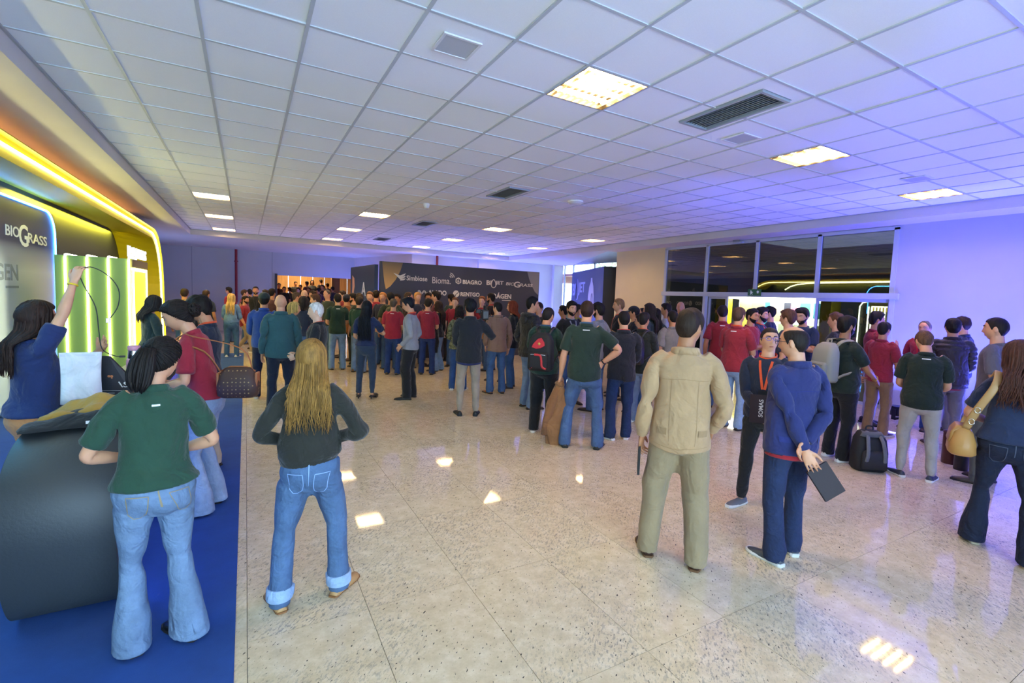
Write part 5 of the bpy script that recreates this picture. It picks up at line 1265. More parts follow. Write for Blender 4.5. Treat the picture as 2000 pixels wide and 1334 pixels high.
person('dark-haired man half hidden left of the red-polo man near the red pipe',(-0.47,18.76),1.826,60,lod=2,skin='mid',top=('polo', '#8e1f2f'),hair=('short', '#1a1411'))
person('short-haired man peeping behind the shoulder of the black-polo man',(0.13,20.26),1.780,20,lod=2,skin='mid',top=('polo', '#1b2740'),hair=('short', '#221a14'))
person('red-polo man in profile just right of the black-polo man with badge',(0.51,15.88),1.792,70,lod=2,skin='light',top=('polo', '#8e1f2f'),hair=('short', '#2c2018'))
person('man with dark hair behind the blue-jacket man near the doorway jamb',(0.60,14.67),1.827,-30,lod=2,skin='tan',top=('polo', '#4a2a2a'),hair=('short', '#181210'))
p_cap=person('man in bright blue sweater and dark cap, left of the bald man',(0.26,9.09),1.749,-8,lod=1,skin='mid',top=('knit', '#24488f'),pants=('straight', '#1a2440'),shoes=('sneaker', '#8a6a48', '#cfc6b4'),hair=('cap', '#22302e'),lanyard='#2f4f9a',ra='hold',la='hold')
p_bald=person('bald man in teal shirt and dark trousers seen from behind',(0.45,8.08),1.746,2,lod=0,skin='light',top=('jacket', '#30595c'),pants=('straight', '#141d30'),pk='fabric',shoes=('dress', '#20201f'),hair=('bald', '#3a2a20'),ra='hang',la='hang',build=0.14,glasses='#d8d8dc',wrist=[(1, '#b03a9a')])
person('man turned right behind the bald head of the teal-shirted man',(1.07,13.25),1.760,-70,lod=2,skin='mid',top=('polo', '#1b2740'),hair=('short', '#40342c'))
person('woman with blond bob looking right, beside the bald man',(0.69,9.08),1.613,-95,lod=1,fem=True,skin='light',top=('polo', '#6a5a4a'),hair=('bob', '#b79a58'))
person('brown bob-haired woman in navy polo seen from behind, arms raised to her chest',(0.99,10.63),1.696,-30,lod=1,fem=True,skin='light',top=('polo', '#1b2740'),hair=('bob', '#2a211c'),ra='chest',la='chest')
person('bald pink-headed man facing the camera above the bob-haired woman',(1.36,14.23),1.833,170,lod=2,skin='pale',top=('polo', '#3a3f4a'),hair=('bald', '#3a2a20'))
person('man with orange lanyard facing left above the white-haired man',(1.71,15.42),1.814,110,lod=2,skin='light',top=('polo', '#5a2a2a'),hair=('short', '#2a1f18'),lanyard='#e2562a',badge=True)
person('long-haired man in profile just above the white-haired man',(1.32,11.37),1.729,80,lod=2,skin='light',top=('polo', '#5a4a38'),hair=('thick', '#4a3020'),lanyard='#e2562a')
p_white=person('white-haired man in black jacket with orange lanyard, in profile',(0.82,6.92),1.658,82,lod=0,skin='pale',top=('jacket', '#14161a'),pants=('straight', '#191a1e'),pk='fabric',hair=('short', '#c9c4bd'),lanyard='#e2562a',badge=True,ra='hold',la='hold')
person('man with grey temples behind the green-polo man with light jeans',(1.90,13.92),1.856,130,lod=2,skin='light',top=('polo', '#2e3a30'),hair=('receding', '#5a5048'))
p_g1=person('man in dark green polo and pale jeans seen from behind, next to the brown jacket',(1.84,11.90),1.762,6,lod=1,skin='light',top=('polo', '#16352a'),pants=('straight', '#7190b4'),shoes=('boot', '#6b5a3a'),hair=('short', '#1a1512'),ra='hold',la='hold',mark=True)
person('man in rust brown jacket and dark cap seen from behind',(2.18,12.78),1.752,-6,lod=2,skin='tan',top=('jacket', '#7a4826'),pants=('slim', '#141417'),pk='fabric',shoes=('dress', '#1a1512'),hair=('cap', '#1c2030'),ra='hold',la='hold')
person('black-bearded man in olive polo and pale grey jeans facing left',(2.47,13.41),1.770,84,lod=2,skin='light',top=('polo', '#2a3324'),pants=('straight', '#8f9aa5'),shoes=('boot', '#5a3620'),hair=('quiff', '#120f0d'),beard=(0.01, '#120f0d'),ra='phone',la='phone')
person('reddish-faced man facing right behind the black-bearded man',(2.34,14.25),1.845,100,lod=2,skin='pale',top=('polo', '#8e1f2f'),hair=('short', '#3a2a20'),lanyard='#e2562a')
person('man in olive green, hair hidden, behind the green-sweater man',(2.39,12.19),1.796,30,lod=2,skin='light',top=('polo', '#2e3a2a'),hair=('short', '#33281f'))
p_gs=person('man in bottle green sweater and light jeans looking right, beside the black-haired woman',(2.22,11.39),1.718,-26,lod=2,skin='light',top=('knit', '#1d4330'),pants=('straight', '#768fae'),shoes=('boot', '#7a5a38'),hair=('short', '#2a2018'),ra='hold',la='hold',collar='#142c22')
p_heels=person('woman with very long black hair in navy top and slate trousers on black heels',(1.78,8.51),1.643,-12,lod=0,fem=True,skin='light',top=('polo', '#18264a'),pants=('slim', '#27364a'),pk='fabric',shoes=('flat', '#0f0f10'),hair=('long', '#0f1218', {'z': 1.02, 'spread': 1.25, 'az': 58, 'jag': 0.05}),ra={'w': (0.1, 0.24, 1.22), 'pole': (1, -0.2, -0.8), 'curl': 1.2},la='hold',wrist=[(0, '#d9d43a')],collar=False,heel=0.035)
person('fair red-polo man smiling towards the camera beside the pale letter A panel',(2.76,12.79),1.843,165,lod=2,skin='light',top=('polo', '#8e1f2f'),hair=('short', '#6a4a30'))
person('dark-haired red-polo man seen from behind beside the smiling red-polo man',(3.01,13.22),1.891,-10,lod=2,skin='mid',top=('polo', '#8e1f2f'),hair=('short', '#221a12'))
person('ginger-haired man in navy shirt facing the camera near the backdrop edge',(3.01,12.47),1.842,160,lod=2,skin='light',top=('jacket', '#1e2438'),hair=('short', '#a8703a'))
p_camo=person('dark-haired man in green polo seen from behind wearing the camouflage backpack',(3.00,11.66),1.848,8,lod=2,skin='mid',top=('polo', '#25331f'),hair=('short', '#14110f'))
p_red1=person('man in bright red polo and dark blue jeans seen from behind in mid crowd',(2.86,10.89),1.703,-14,lod=2,skin='light',top=('polo', '#9a1f36'),pants=('straight', '#233f76'),shoes=('dress', '#5a4a32'),hair=('short', '#4a4038'),ra='hold',la='hold',mark=True,build=0.06)
person('man with orange-lit face peeping between the red polos near the backdrop',(3.58,13.18),1.804,150,lod=2,skin='tan',top=('polo', '#16181b'),hair=('short', '#1a1411'))
person('man with cropped hair in brown jacket turning right before the backdrop',(3.46,11.86),1.877,-80,lod=2,skin='light',top=('jacket', '#2e2018'),hair=('buzz', '#3a2c22'))
person('fair-haired man under the wavy logo half hidden by the cap-wearing man',(3.85,12.33),1.877,-150,lod=2,skin='light',top=('polo', '#1b2740'),hair=('short', '#b08048'))
p_grey=person('man in light grey sweater and black trousers with dark glasses, hand in pocket',(2.48,8.26),1.768,74,lod=0,skin='light',top=('knit', '#8f9096'),pants=('wide', '#111215'),pk='fabric',shoes=('dress', '#111113'),hair=('thick', '#12141a'),glasses='#0c0d10',collar='#8e1f2f',lanyard='#e2562a',ra='pocket',la={'w': (0.18, 0.1, 0.95), 'pole': (0.6, -1, 0), 'curl': 0.4},head=(0, -14, 0))
p_redblk=person('red-polo man with a black jacket over his arm behind the grey sweater',(3.59,10.68),1.736,-6,lod=2,skin='light',top=('polo', '#8e1f34'),pants=('straight', '#20366a'),hair=('short', '#1a1614'),mark=True,ra='hold',la='hang')
person('man in black glasses drinking below the ALADO logo',(4.34,12.85),1.864,165,lod=2,skin='tan',top=('polo', '#16181b'),hair=('thick', '#14100e'),glasses='#101010',ra='chin',la='hang')
p_flare=person('long-haired woman in black top and pale flared jeans smiling to the left',(4.01,11.12),1.679,64,lod=2,fem=True,skin='light',top=('knit', '#121316'),pants=('flare', '#7390b0'),hair=('long', '#2e2019', {'z': 1.16}),ra='hang',la='hold',collar=False)
person('curly-haired man in maroon polo in profile below the wavy ALADO logo',(4.22,11.89),1.907,76,lod=2,skin='light',top=('polo', '#5a2430'),hair=('curly', '#1d1613'),ra='chest',la='hold')
person('man in dark green polo and dark trousers facing left, right of the curly-haired man',(4.95,12.71),1.855,40,lod=2,skin='light',top=('polo', '#24382b'),pants=('straight', '#181a22'),pk='fabric',shoes=('boot', '#4a2c1c'),hair=('thick', '#16120f'),ra='hang',la='hang',mark=False)
person('small red-faced man between the green polo and the headphones',(4.67,11.74),1.782,170,lod=2,skin='pale',top=('polo', '#8e1f2f'),hair=('short', '#5a3a26'))
p_knit=person('person in speckled green-grey knit and blue jeans, left of the headphone man',(3.55,8.69),1.646,-10,lod=1,fem=True,skin='light',top=('knit', '#6a7058'),tk='print',pants=('straight', '#33558c'),shoes=('sneaker', '#e4e2da', '#f0efe8'),hair=('bob', '#1d1714'),ra='hold',la='hold')
p_head=person('man in black jacket and khaki trousers wearing headphones, video camera on shoulder',(2.94,6.77),1.781,4,lod=0,skin='mid',top=('jacket', '#141a22'),pants=('slim', '#94897a'),pk='fabric',shoes=('sneaker', '#16181c', '#20242a'),hair=('thick', '#101114'),ra={'w': (0.2, 0.16, 1.34), 'pole': (1, -0.3, -1), 'curl': 1.2},la='hold',under='#1c2450',phones=True)
person('man in navy polo and khaki trousers facing the camera beside the video camera',(4.77,9.52),1.714,160,lod=2,skin='mid',top=('polo', '#1b2740'),pants=('slim', '#8f856f'),pk='fabric',hair=('short', '#2a2422'),ra='hold',la='chest')
person('man in red shirt under the RENTGO logo with a flushed face',(5.48,11.85),1.835,165,lod=2,skin='pale',top=('polo', '#8e1f2f'),hair=('short', '#6a3f28'))
person('tall bearded man in dark jacket with red lanyard before the RAGEN logo',(5.26,10.82),1.919,62,lod=2,skin='tan',top=('jacket', '#1f1512'),hair=('short', '#17110e'),beard=(0.006, '#17110e'),lanyard='#c8242c',badge=True)
p_tan=person('man in tan brown shirt and blue jeans seen from behind, turned left',(4.12,8.17),1.741,24,lod=0,skin='light',top=('jacket', '#8e6e5a'),pants=('straight', '#3f608c'),shoes=('boot', '#7a5230'),hair=('buzz', '#151312'),ra='hang',la='pocket',head=(24, 0, 0))
person('woman with long auburn hair looking left beyond the tan shirt',(4.68,8.62),1.762,86,lod=1,fem=True,skin='light',top=('jacket', '#17191d'),hair=('longwave', '#6e3018'))
p_puff=person('man in black hooded puffer jacket and light jeans looking right',(4.08,6.90),1.851,-58,lod=0,skin='light',top=('puffer', '#16181d'),pants=('straight', '#768fae'),shoes=('dress', '#4a3220'),hair=('short', '#12100f'),ra='pocket',la='pocket',head=(-20, 0, 0),hood=True)
person('man facing the camera at the right end of the dark backdrop',(4.98,8.10),1.754,140,lod=1,skin='light',top=('polo', '#16181b'),hair=('short', '#2a1d16'))
p_back=person('man in green polo and black trousers with a black and red backpack',(3.50,5.51),1.724,-16,lod=0,skin='mid',top=('polo', '#173a31'),pants=('wide', '#101319'),pk='fabric',shoes=('sneaker', '#6a5a52', '#e0dad0'),hair=('buzz', '#1b1715'),lanyard='#2f4f6a',ra='phone',la='phone',head=(-14, -12, 0),build=0.14)
p_big=person('tall man in green polo and blue jeans seen from behind, one hand on his hip',(3.61,4.76),1.851,2,lod=0,skin='light',top=('polo', '#1d3329'),pants=('straight', '#4c688f'),shoes=('dress', '#33302a', '#2a2620'),hair=('buzz', '#2e1e15'),lanyard='#3a5a78',ra='hip',la={'w': (0.27, 0.04, 0.86), 'pole': (0.4, -1, 0), 'curl': 1.5},mark=True,feet=((0.19, 0, 14), (-0.19, 0, -10)),drop=0.03,build=0.05,wrist=[(0, '#16161a')])
p_vest=person('man in black vest jacket and dark jeans with red lanyard seen from behind',(4.32,4.88),1.710,8,lod=0,skin='light',top=('jacket', '#1a1c26'),pants=('straight', '#20345c'),shoes=('sneaker', '#20303a', '#dfe2e2'),hair=('buzz', '#141110'),lanyard='#d8342c',ra='hold',la='hold',feet=((0.1, 0.02, 8), (-0.12, -0.06, -40)),head=(10, 0, 0))
p_bk2=person('man in dark jacket and grey jeans with a black backpack behind the vest man',(5.16,5.40),1.679,-28,lod=1,skin='tan',top=('jacket', '#1e221f'),pants=('straight', '#7f8ca8'),shoes=('sneaker', '#d8d6d2', '#eceae6'),hair=('short', '#17120f'),lanyard='#e2562a',ra='hold',la='hold')
person('bearded man in black polo just left of the tall man in green polo',(4.93,6.96),1.791,-150,lod=1,skin='light',top=('polo', '#16181b'),hair=('quiff', '#17120f'),beard=(0.008, '#17120f'),lanyard='#8a8d92',badge=True,ra='hang',la='hang',wrist=[(0, '#e6b41e')])
person('dark-haired man in black looking left, leftmost by the porch glazing',(5.57,8.10),1.708,70,lod=2,skin='tan',top=('polo', '#16181b'),hair=('short', '#17120f'))
person('man in mustard polo half hidden left of the tall green polo',(6.33,8.70),1.732,-60,lod=2,skin='tan',top=('polo', '#8a7a1e'),hair=('short', '#201914'))
person('bearded man in pale grey polo with a hand to his face',(5.05,6.32),1.785,58,lod=1,skin='light',top=('polo', '#7f8486'),hair=('thick', '#17130f'),beard=(0.007, '#17130f'),ra='hang',la='chin')
person('tall fair man in black polo with folded arms before the cream wall',(6.27,7.23),1.882,96,lod=1,skin='light',top=('polo', '#101012'),hair=('short', '#7a5a38'),lanyard='#e2562a',badge=True,ra='fold',la='foldl',wrist=[(0, '#e6b41e')])
person('man in black cap turned left before the cream wall',(6.25,6.78),1.748,84,lod=1,skin='mid',top=('polo', '#16181b'),hair=('cap', '#141210'))
person('man with glasses in grey polo behind the black cap',(7.10,7.45),1.716,110,lod=2,skin='light',top=('polo', '#7d7a70'),hair=('receding', '#2a211b'),glasses='#20202a')
person('dark-haired person in pink scarf collar looking down behind the backpack',(5.66,5.97),1.626,70,lod=1,fem=True,skin='light',top=('knit', '#5a4f4a'),hair=('short', '#100e0e'),collar='#a83252')
person('long-haired woman in dark teal jacket looking left by the cream wall',(6.28,6.42),1.816,74,lod=1,fem=True,skin='light',top=('jacket', '#1e3438'),pants=('slim', '#20242c'),hair=('long', '#241b16', {'z': 1.22}))
person('woman in dark green beside the teal jacket, arm hanging with a watch',(6.89,6.87),1.722,10,lod=1,fem=True,skin='light',top=('polo', '#1d2e26'),hair=('long', '#1a1512', {'z': 1.25}))
person('dark-haired man in pale shirt smiling left by the window frame',(7.44,7.13),1.818,82,lod=2,skin='tan',top=('polo', '#a3a19c'),hair=('quiff', '#17120f'))
person('man in grey polo seen from behind left of the beige jacket',(5.80,5.42),1.727,30,lod=1,skin='tan',top=('polo', '#77706c'),hair=('buzz', '#17120f'))
person('bald smiling man facing the camera behind the beige-jacket man',(8.30,7.56),1.886,170,lod=2,skin='mid',top=('polo', '#5a5650'),hair=('bald', '#2a211b'))
person('red-polo man seen from behind at the left edge of the open doors',(7.32,5.70),1.829,6,lod=1,skin='mid',top=('polo', '#8a1c2c'),hair=('short', '#1d1613'),mark=True)
p_red2=person('big red-polo man with orange lanyard and pale jeans facing the open doors',(6.29,4.63),1.806,-26,lod=0,skin='light',top=('polo', '#93202f'),pants=('straight', '#8aa0c0'),shoes=('dress', '#3a2a20'),hair=('short', '#4a3628'),lanyard='#e2562a',ra='phone',la='phone',mark=True,build=0.1)
person('black-haired red-polo man with folded arms half hidden by the big red polo',(7.22,5.07),1.795,-120,lod=1,skin='mid',top=('polo', '#93202f'),hair=('short', '#14100e'),beard=(0.004, '#14100e'),ra='fold',la='foldl')
person('heavily bearded man in navy polo in the open doorway',(8.09,5.49),1.809,-108,lod=1,skin='light',top=('polo', '#1c2a48'),hair=('quiff', '#17120f'),beard=(0.018, '#14100e'),lanyard='#e2562a',badge=True,ra='phone',la='phone')
person('man with glasses in navy looking left in the open doorway',(9.09,5.95),1.836,78,lod=2,skin='light',top=('polo', '#18243c'),hair=('thick', '#14100e'),glasses='#1a1a1e')
person('brown-haired man looking left just above the balding man',(6.79,4.16),1.797,66,lod=1,skin='light',top=('polo', '#1b2740'),hair=('thick', '#4a3020'))
person('bearded man in navy polo holding a cup at the right jamb of the doors',(7.67,4.46),1.836,150,lod=1,skin='light',top=('polo', '#1c3052'),hair=('thick', '#1d1613'),beard=(0.006, '#1d1613'),ra='hold',la='chest',head=(0, -10, 0))
person('man in black polo looking left in front of the right glass door',(7.61,3.92),1.786,76,lod=1,skin='light',top=('polo', '#14161c'),hair=('short', '#5a3a26'))
p_gbp=person('heavy bearded man in dark green polo with a grey backpack, white sneakers',(6.27,3.13),1.749,-46,lod=0,skin='tan',top=('polo', '#17261e'),pants=('straight', '#0f1013'),pk='fabric',shoes=('sneaker', '#dcdad4', '#f0eee8'),hair=('thick', '#15110f'),beard=(0.007, '#15110f'),build=0.2,ra={'w': (0.12, 0.36, 1.02), 'pole': (0.7, -0.3, -1), 'curl': 1.0},la='hold',wrist=[(0, '#e6c21e')])
person('red-polo man with backpack strap and white trousers behind the green polo',(8.73,3.92),1.814,-70,lod=1,skin='mid',top=('polo', '#8f1e2e'),pants=('slim', '#b9b9c4'),pk='fabric',shoes=('boot', '#2a2320'),hair=('thick', '#14110f'),ra='chest',la='hold')
person('red-polo man in brown trousers behind the white-trousered man',(8.11,3.53),1.671,-30,lod=1,skin='mid',top=('polo', '#93202f'),pants=('straight', '#8a6a48'),pk='fabric',shoes=('sneaker', '#3a2c28', '#cfc6b8'),hair=('short', '#1d1714'),ra='hold',la='hold')
p_wht=person('man in dark green polo and light grey trousers looking down, seen from behind',(6.41,2.36),1.654,4,lod=0,skin='light',top=('polo', '#15251c'),pants=('slim', '#a8a39a'),pk='fabric',shoes=('sneaker', '#2f3444', '#e2ded6'),hair=('short', '#5a3f2a'),ra='hold',la='hold',head=(16, -26, 0),mark=True,build=0.06,feet=((0.14, 0, 12), (-0.14, 0, -30)))
person('grey-haired man in red polo with lanyard facing the camera by the blue wall',(9.22,3.44),1.708,160,lod=1,skin='light',top=('polo', '#93202f'),hair=('receding', '#6a6058'),lanyard='#c8242c',badge=True,ra='hang',la='hang')
p_pv=person('man in dark plum puffer jacket and grey trousers seen from behind',(8.32,2.79),1.766,12,lod=0,skin='mid',top=('puffer', '#251a20'),pants=('straight', '#6a6470'),pk='fabric',shoes=('dress', '#3f2618'),hair=('short', '#17120f'),under='#93202f',ra='hold',la='hold')
p_cup=person('bearded man in navy polo with a copper cup looking left by the blue wall',(9.62,3.10),1.796,66,lod=0,skin='light',top=('polo', '#16203a'),pants=('straight', '#6d6660'),pk='fabric',hair=('short', '#2a1c14'),beard=(0.005, '#2a1c14'),ra='hold',la={'w': (0.1, 0.24, 1.2), 'pole': (0.7, -0.2, -1), 'curl': 1.3, 'roll': 0.3})
p_prof=person('man in grey polo in profile looking left above the woman with the tan bag',(6.99,1.96),1.812,78,lod=1,skin='light',top=('polo', '#5a5660'),hair=('buzz', '#1a1413'),pants=('straight', '#5a5650'),pk='fabric')
person('person at the left jamb of the far doorway',(1.43,27.00),1.660,180,lod=2,fem=False,skin='mid',top=('polo','#3a1a20'),hair=('short','#17120f'),pants=('slim','#1a1a20'),pk='fabric',heel=0.46,group='people in the far hall')
person('person leftmost against the pale timber wall of the far hall',(2.29,28.60),1.690,200,lod=2,fem=False,skin='tan',top=('polo','#1a1c22'),hair=('short','#17120f'),pants=('slim','#1a1a20'),pk='fabric',heel=0.57,group='people in the far hall')
person('person lower beside the pale timber wall, second in the far hall',(2.45,27.60),1.720,150,lod=2,fem=False,skin='mid',top=('polo','#2a2018'),hair=('short','#17120f'),pants=('slim','#1a1a20'),pk='fabric',heel=0.38,group='people in the far hall')
person('person in plum shirt against the timber wall, centre of the far hall',(2.73,27.30),1.750,40,lod=2,fem=False,skin='tan',top=('polo','#451c24'),hair=('short','#17120f'),pants=('slim','#1a1a20'),pk='fabric',heel=0.54,group='people in the far hall')
person('person with long hair against the timber wall of the far hall',(3.07,28.20),1.780,180,lod=2,fem=True,skin='mid',top=('polo','#222a30'),hair=('bob','#17120f'),pants=('slim','#1a1a20'),pk='fabric',heel=0.60,group='people in the far hall')
person('person tallest, in black, right of centre in the far hall',(3.48,28.00),1.660,40,lod=2,fem=False,skin='tan',top=('polo','#2a1a1a'),hair=('short','#17120f'),pants=('slim','#1a1a20'),pk='fabric',heel=0.76,group='people in the far hall')
person('person by the dark pier in the far hall',(3.67,27.00),1.690,40,lod=2,fem=False,skin='mid',top=('polo','#3a1a20'),hair=('short','#17120f'),pants=('slim','#1a1a20'),pk='fabric',heel=0.54,group='people in the far hall')
person('person just inside the far doorway, leftmost of the front row',(1.57,25.60),1.720,180,lod=2,fem=False,skin='mid',top=('polo','#1a1c22'),hair=('short','#17120f'),pants=('slim','#1a1a20'),pk='fabric',heel=0.23,group='people in the far hall')
person('person just inside the far doorway, second of the front row',(1.86,26.30),1.750,40,lod=2,fem=False,skin='mid',top=('polo','#2a2018'),hair=('short','#17120f'),pants=('slim','#1a1a20'),pk='fabric',heel=0.19,group='people in the far hall')
person('person just inside the far doorway, third of the front row',(2.12,24.90),1.780,150,lod=2,fem=False,skin='mid',top=('polo','#451c24'),hair=('short','#17120f'),pants=('slim','#1a1a20'),pk='fabric',heel=0.15,group='people in the far hall')
person('person just inside the far doorway, fourth of the front row',(2.62,25.50),1.660,150,lod=2,fem=False,skin='tan',top=('polo','#222a30'),hair=('short','#17120f'),pants=('slim','#1a1a20'),pk='fabric',heel=0.31,group='people in the far hall')
person('person just inside the far doorway under the tallest one',(3.30,26.00),1.690,150,lod=2,fem=False,skin='tan',top=('polo','#2a1a1a'),hair=('short','#17120f'),pants=('slim','#1a1a20'),pk='fabric',heel=0.42,group='people in the far hall')
person('person just inside the far doorway, fifth of the front row',(2.97,24.80),1.720,40,lod=2,fem=False,skin='tan',top=('polo','#3a1a20'),hair=('short','#17120f'),pants=('slim','#1a1a20'),pk='fabric',heel=0.24,group='people in the far hall')
person('person rightmost inside the far doorway near the dark pier',(3.72,25.60),1.750,40,lod=2,fem=False,skin='tan',top=('polo','#1a1c22'),hair=('short','#17120f'),pants=('slim','#1a1a20'),pk='fabric',heel=0.30,group='people in the far hall')
# ------------------------------------------------------------------ things carried, worn and set down
def rr_loft(secs,n=6):
    """sections (z,cx,cy,hw,hd,r) of rounded rectangles stacked along z"""
    V=[];F=[]
    for z,cx,cy,hw,hd,r in secs:
        r=min(r,hw*.98,hd*.98)
        for qx,qy,a0 in((1,1,0),(-1,1,PI/2),(-1,-1,PI),(1,-1,1.5*PI)):
            for k in range(n):
                a=a0+PI/2*k/(n-1); V.append((cx+qx*(hw-r)+r*math.cos(a),cy+qy*(hd-r)+r*math.sin(a),z))
    m=4*n; L=len(secs)
    for j in range(L-1):
        for i in range(m): F.append((j*m+i,j*m+(i+1)%m,(j+1)*m+(i+1)%m,(j+1)*m+i))
    F.append(tuple(range(m-1,-1,-1))); F.append(tuple((L-1)*m+i for i in range(m)))
    return np.array(V),F
def at_person(name,fg,p,label,cat,rz=0):
    return empty(name,tuple(wpt(fg,p)),fg.yaw+rz,fg.s,label,cat)
def notebook(fg,hand,label,cover,edge,size=(.15,.21,.018),tilt=None,off=(0,0,0)):
    c,d,th=palm(fg,hand,.085); n=np.cross(d,th)
    o=empty('notebook',tuple(wpt(fg,c+np.array(off))),0,1,label,'notebook')
    # axes of the notebook in the room
    R=np.array([[math.cos(fg.yaw),-math.sin(fg.yaw),0],[math.sin(fg.yaw),math.cos(fg.yaw),0],[0,0,1]])
    ex,ey,ez=[R@np.array(v,float)/np.linalg.norm(v) for v in (tilt if tilt else (th,d,n))]
    ey=ey-ex*np.dot(ex,ey); ey/=np.linalg.norm(ey); ez=np.cross(ex,ey)
    M=np.stack([ex,ey,ez],1)
    w,h,t=size
    def part(nm,b,m,p=None): V,F=rbox(*b,.002,1); return obj(nm,V@M.T,F,m,p or o)
    cv=part('cover',(-w/2,w/2,-.02,h-.02,-t/2,-t/2+.003),mat('leather',cover,.65)); part('cover',(-w/2,w/2,-.02,h-.02,t/2-.003,t/2),mat('leather',cover,.65)); part('spine',(-w/2,-w/2+.004,-.02,h-.02,-t/2,t/2),mat('leather',cover,.65)); part('pages',(-w/2+.005,w/2-.004,-.016,h-.024,-t/2+.003,t/2-.003),mat('plain',edge,.8))
    return o,M
notebook(p_beige,1,'black notebook with pale page edges in the left hand of the beige-jacket man','#15181a','#cfd6c0',(.15,.21,.016),((0,1,0),(0,-.1,-1),(1,0,0)),(-.01,.02,-.02))
notebook(p_navyj,1,'dark plum notebook with cream page edges held behind the blue jacket','#2c2024','#e6e2c4',(.155,.22,.016),((.75,-.1,.45),(.5,-.35,-.8),(0,-1,.2)),(.05,-.02,-.05))
o,M=notebook(p_badge,1,'dark wine notebook with printed letters held by the man with the badge','#24141d','#e6e2d8',(.17,.24,.016),((-1,0,.05),(.15,.25,-1),(0,1,.2)),(.03,.03,.10))
# lettering on its cover
def FN(q,z,d): return tuple(M@np.array([-z,.19-q,-.009-d]))
text('cover_text','SOMAS',.02,.17,-.02,.015,FN,mat('plain','#c9c2c0',.6),o,.02,ext=.0006)
V,F=box(.055,.058,.05,.15,-.0095,-.0088); obj('cover_rule',V@M.T,F,mat('plain','#a8a0a2',.6),o)
# shoulder bags
def strap_over(fg,root,pts,w,m,name='strap'):
    """a flat band through points given in the person's frame, expressed in the root's frame"""
    base=np.array([root.location[:]]); P=[]
    for p in pts: P.append(np.asarray(p,float))
    P=smooth_path3(P,4)
    V,F=tube(P,[w]*len(P),8); return V,F
def smooth_path3(P,k):
    P=[np.asarray(p,float) for p in P]; out=[]
    for i in range(len(P)-1):
        p0,p1,p2,p3=P[max(i-1,0)],P[i],P[i+1],P[min(i+2,len(P)-1)]
        for q in np.linspace(0,1,k,endpoint=False): out.append(.5*((2*p1)+(p2-p0)*q+(2*p0-5*p1+4*p2-p3)*q*q+(3*p1-p0-3*p2+p3)*q**3))
    return out+[P[-1]]
# monogram bowling bag of the red-polo woman (hangs from her left shoulder, which faces the room)
fg=p_redbag; ang=math.radians(13)
side=1                                                             # left arm side is nearer the camera-right
def shoulder(fg,sg,up=.05,back=0): 
    R,t=fg.M[1]; return R@(np.array([sg*.115,back,1.432+up]))+t
b=at_person('shoulder_bag',fg,(0,-.02,0),'brown monogram shoulder bag with tan trim hanging behind the red-polo woman','bag')
cx,cy,cz=-.13,-.26,1.08
V,F=rr_loft([(cz-.12,cx,cy,.055,.12,.05),(cz-.10,cx,cy,.075,.145,.06),(cz-.02,cx,cy,.078,.15,.06),(cz+.06,cx,cy,.066,.135,.06),(cz+.11,cx,cy,.035,.10,.03),(cz+.12,cx,cy,.015,.08,.012)]); obj('body',V,F,mat('monogram','#4a332a'),b,True)
obj('zip_trim',*tube([(cx,cy-.12,cz+.09),(cx,cy-.055,cz+.125),(cx,cy+.055,cz+.125),(cx,cy+.12,cz+.09)],[(.006,.010)]*4,6),mat('leather','#a8683a'),b,True)
for sy_ in(-1,1): obj('end_tab',*rbox(cx-.05,cx+.05,cy+sy_*.135-.009,cy+sy_*.135+.009,cz-.03,cz+.08,.006),mat('leather','#a8683a'),b,True)
sh=shoulder(fg,-1,.035)+np.array([0,.02,0])
obj('strap',*tube(smooth_path3([(cx,cy-.10,cz+.10),(cx,cy-.02,cz+.27),sh+np.array([-.01,-.055,-.01]),sh+np.array([0,.0,.006]),sh+np.array([-.01,.06,-.06]),(cx-.06,cy+.22,cz+.25),(cx-.03,cy+.12,cz+.09)],4),[(.004,.014)]*25,6),mat('leather','#a8683a'),b,True)
# tan bag on its strap, hanging at the left hip of the woman at the right edge
fg=p_tanbag; b=at_person('shoulder_bag',fg,(0,0,0),'soft tan leather bag with wide buckled strap on the woman at the right edge','bag')
cx,cy,cz=-.30,.02,.90
V,F=rr_loft([(cz-.13,cx,cy,.07,.155,.06),(cz-.11,cx,cy,.09,.185,.08),(cz-.02,cx,cy,.085,.17,.08),(cz+.06,cx,cy,.06,.13,.05),(cz+.10,cx,cy,.03,.10,.03)]); obj('body',V,F,mat('leather','#b98a4a'),b,True)
V,F=rr_loft([(cz-.03,cx-.082,cy,.012,.12,.012),(cz+.06,cx-.066,cy,.012,.11,.012),(cz+.108,cx-.02,cy,.03,.10,.012)]); obj('flap',V,F,mat('leather','#a97a3e'),b,True)
s1=np.array([-.125,-.005,1.452])
obj('strap',*tube(smooth_path3([(cx+.01,cy-.10,cz+.09),(-.24,-.115,1.15),(-.15,-.13,1.36),s1+np.array([0,-.03,.012]),s1+np.array([0,.035,.0]),(-.17,.13,1.30),(-.25,.14,1.1),(cx+.01,cy+.09,cz+.09)],4),[(.006,.028)]*29,8),mat('leather','#b08a55'),b,True)
for p in ((-.235,-.122,1.16),(-.262,-.115,1.06)): obj('buckle',*tube([(p[0]+.03*math.cos(a)*.6,p[1]-.006,p[2]+.024*math.sin(a)) for a in np.linspace(0,2*PI,9)],[.004]*9,6),mat('metal','#d8d2c0',.25),b,True)
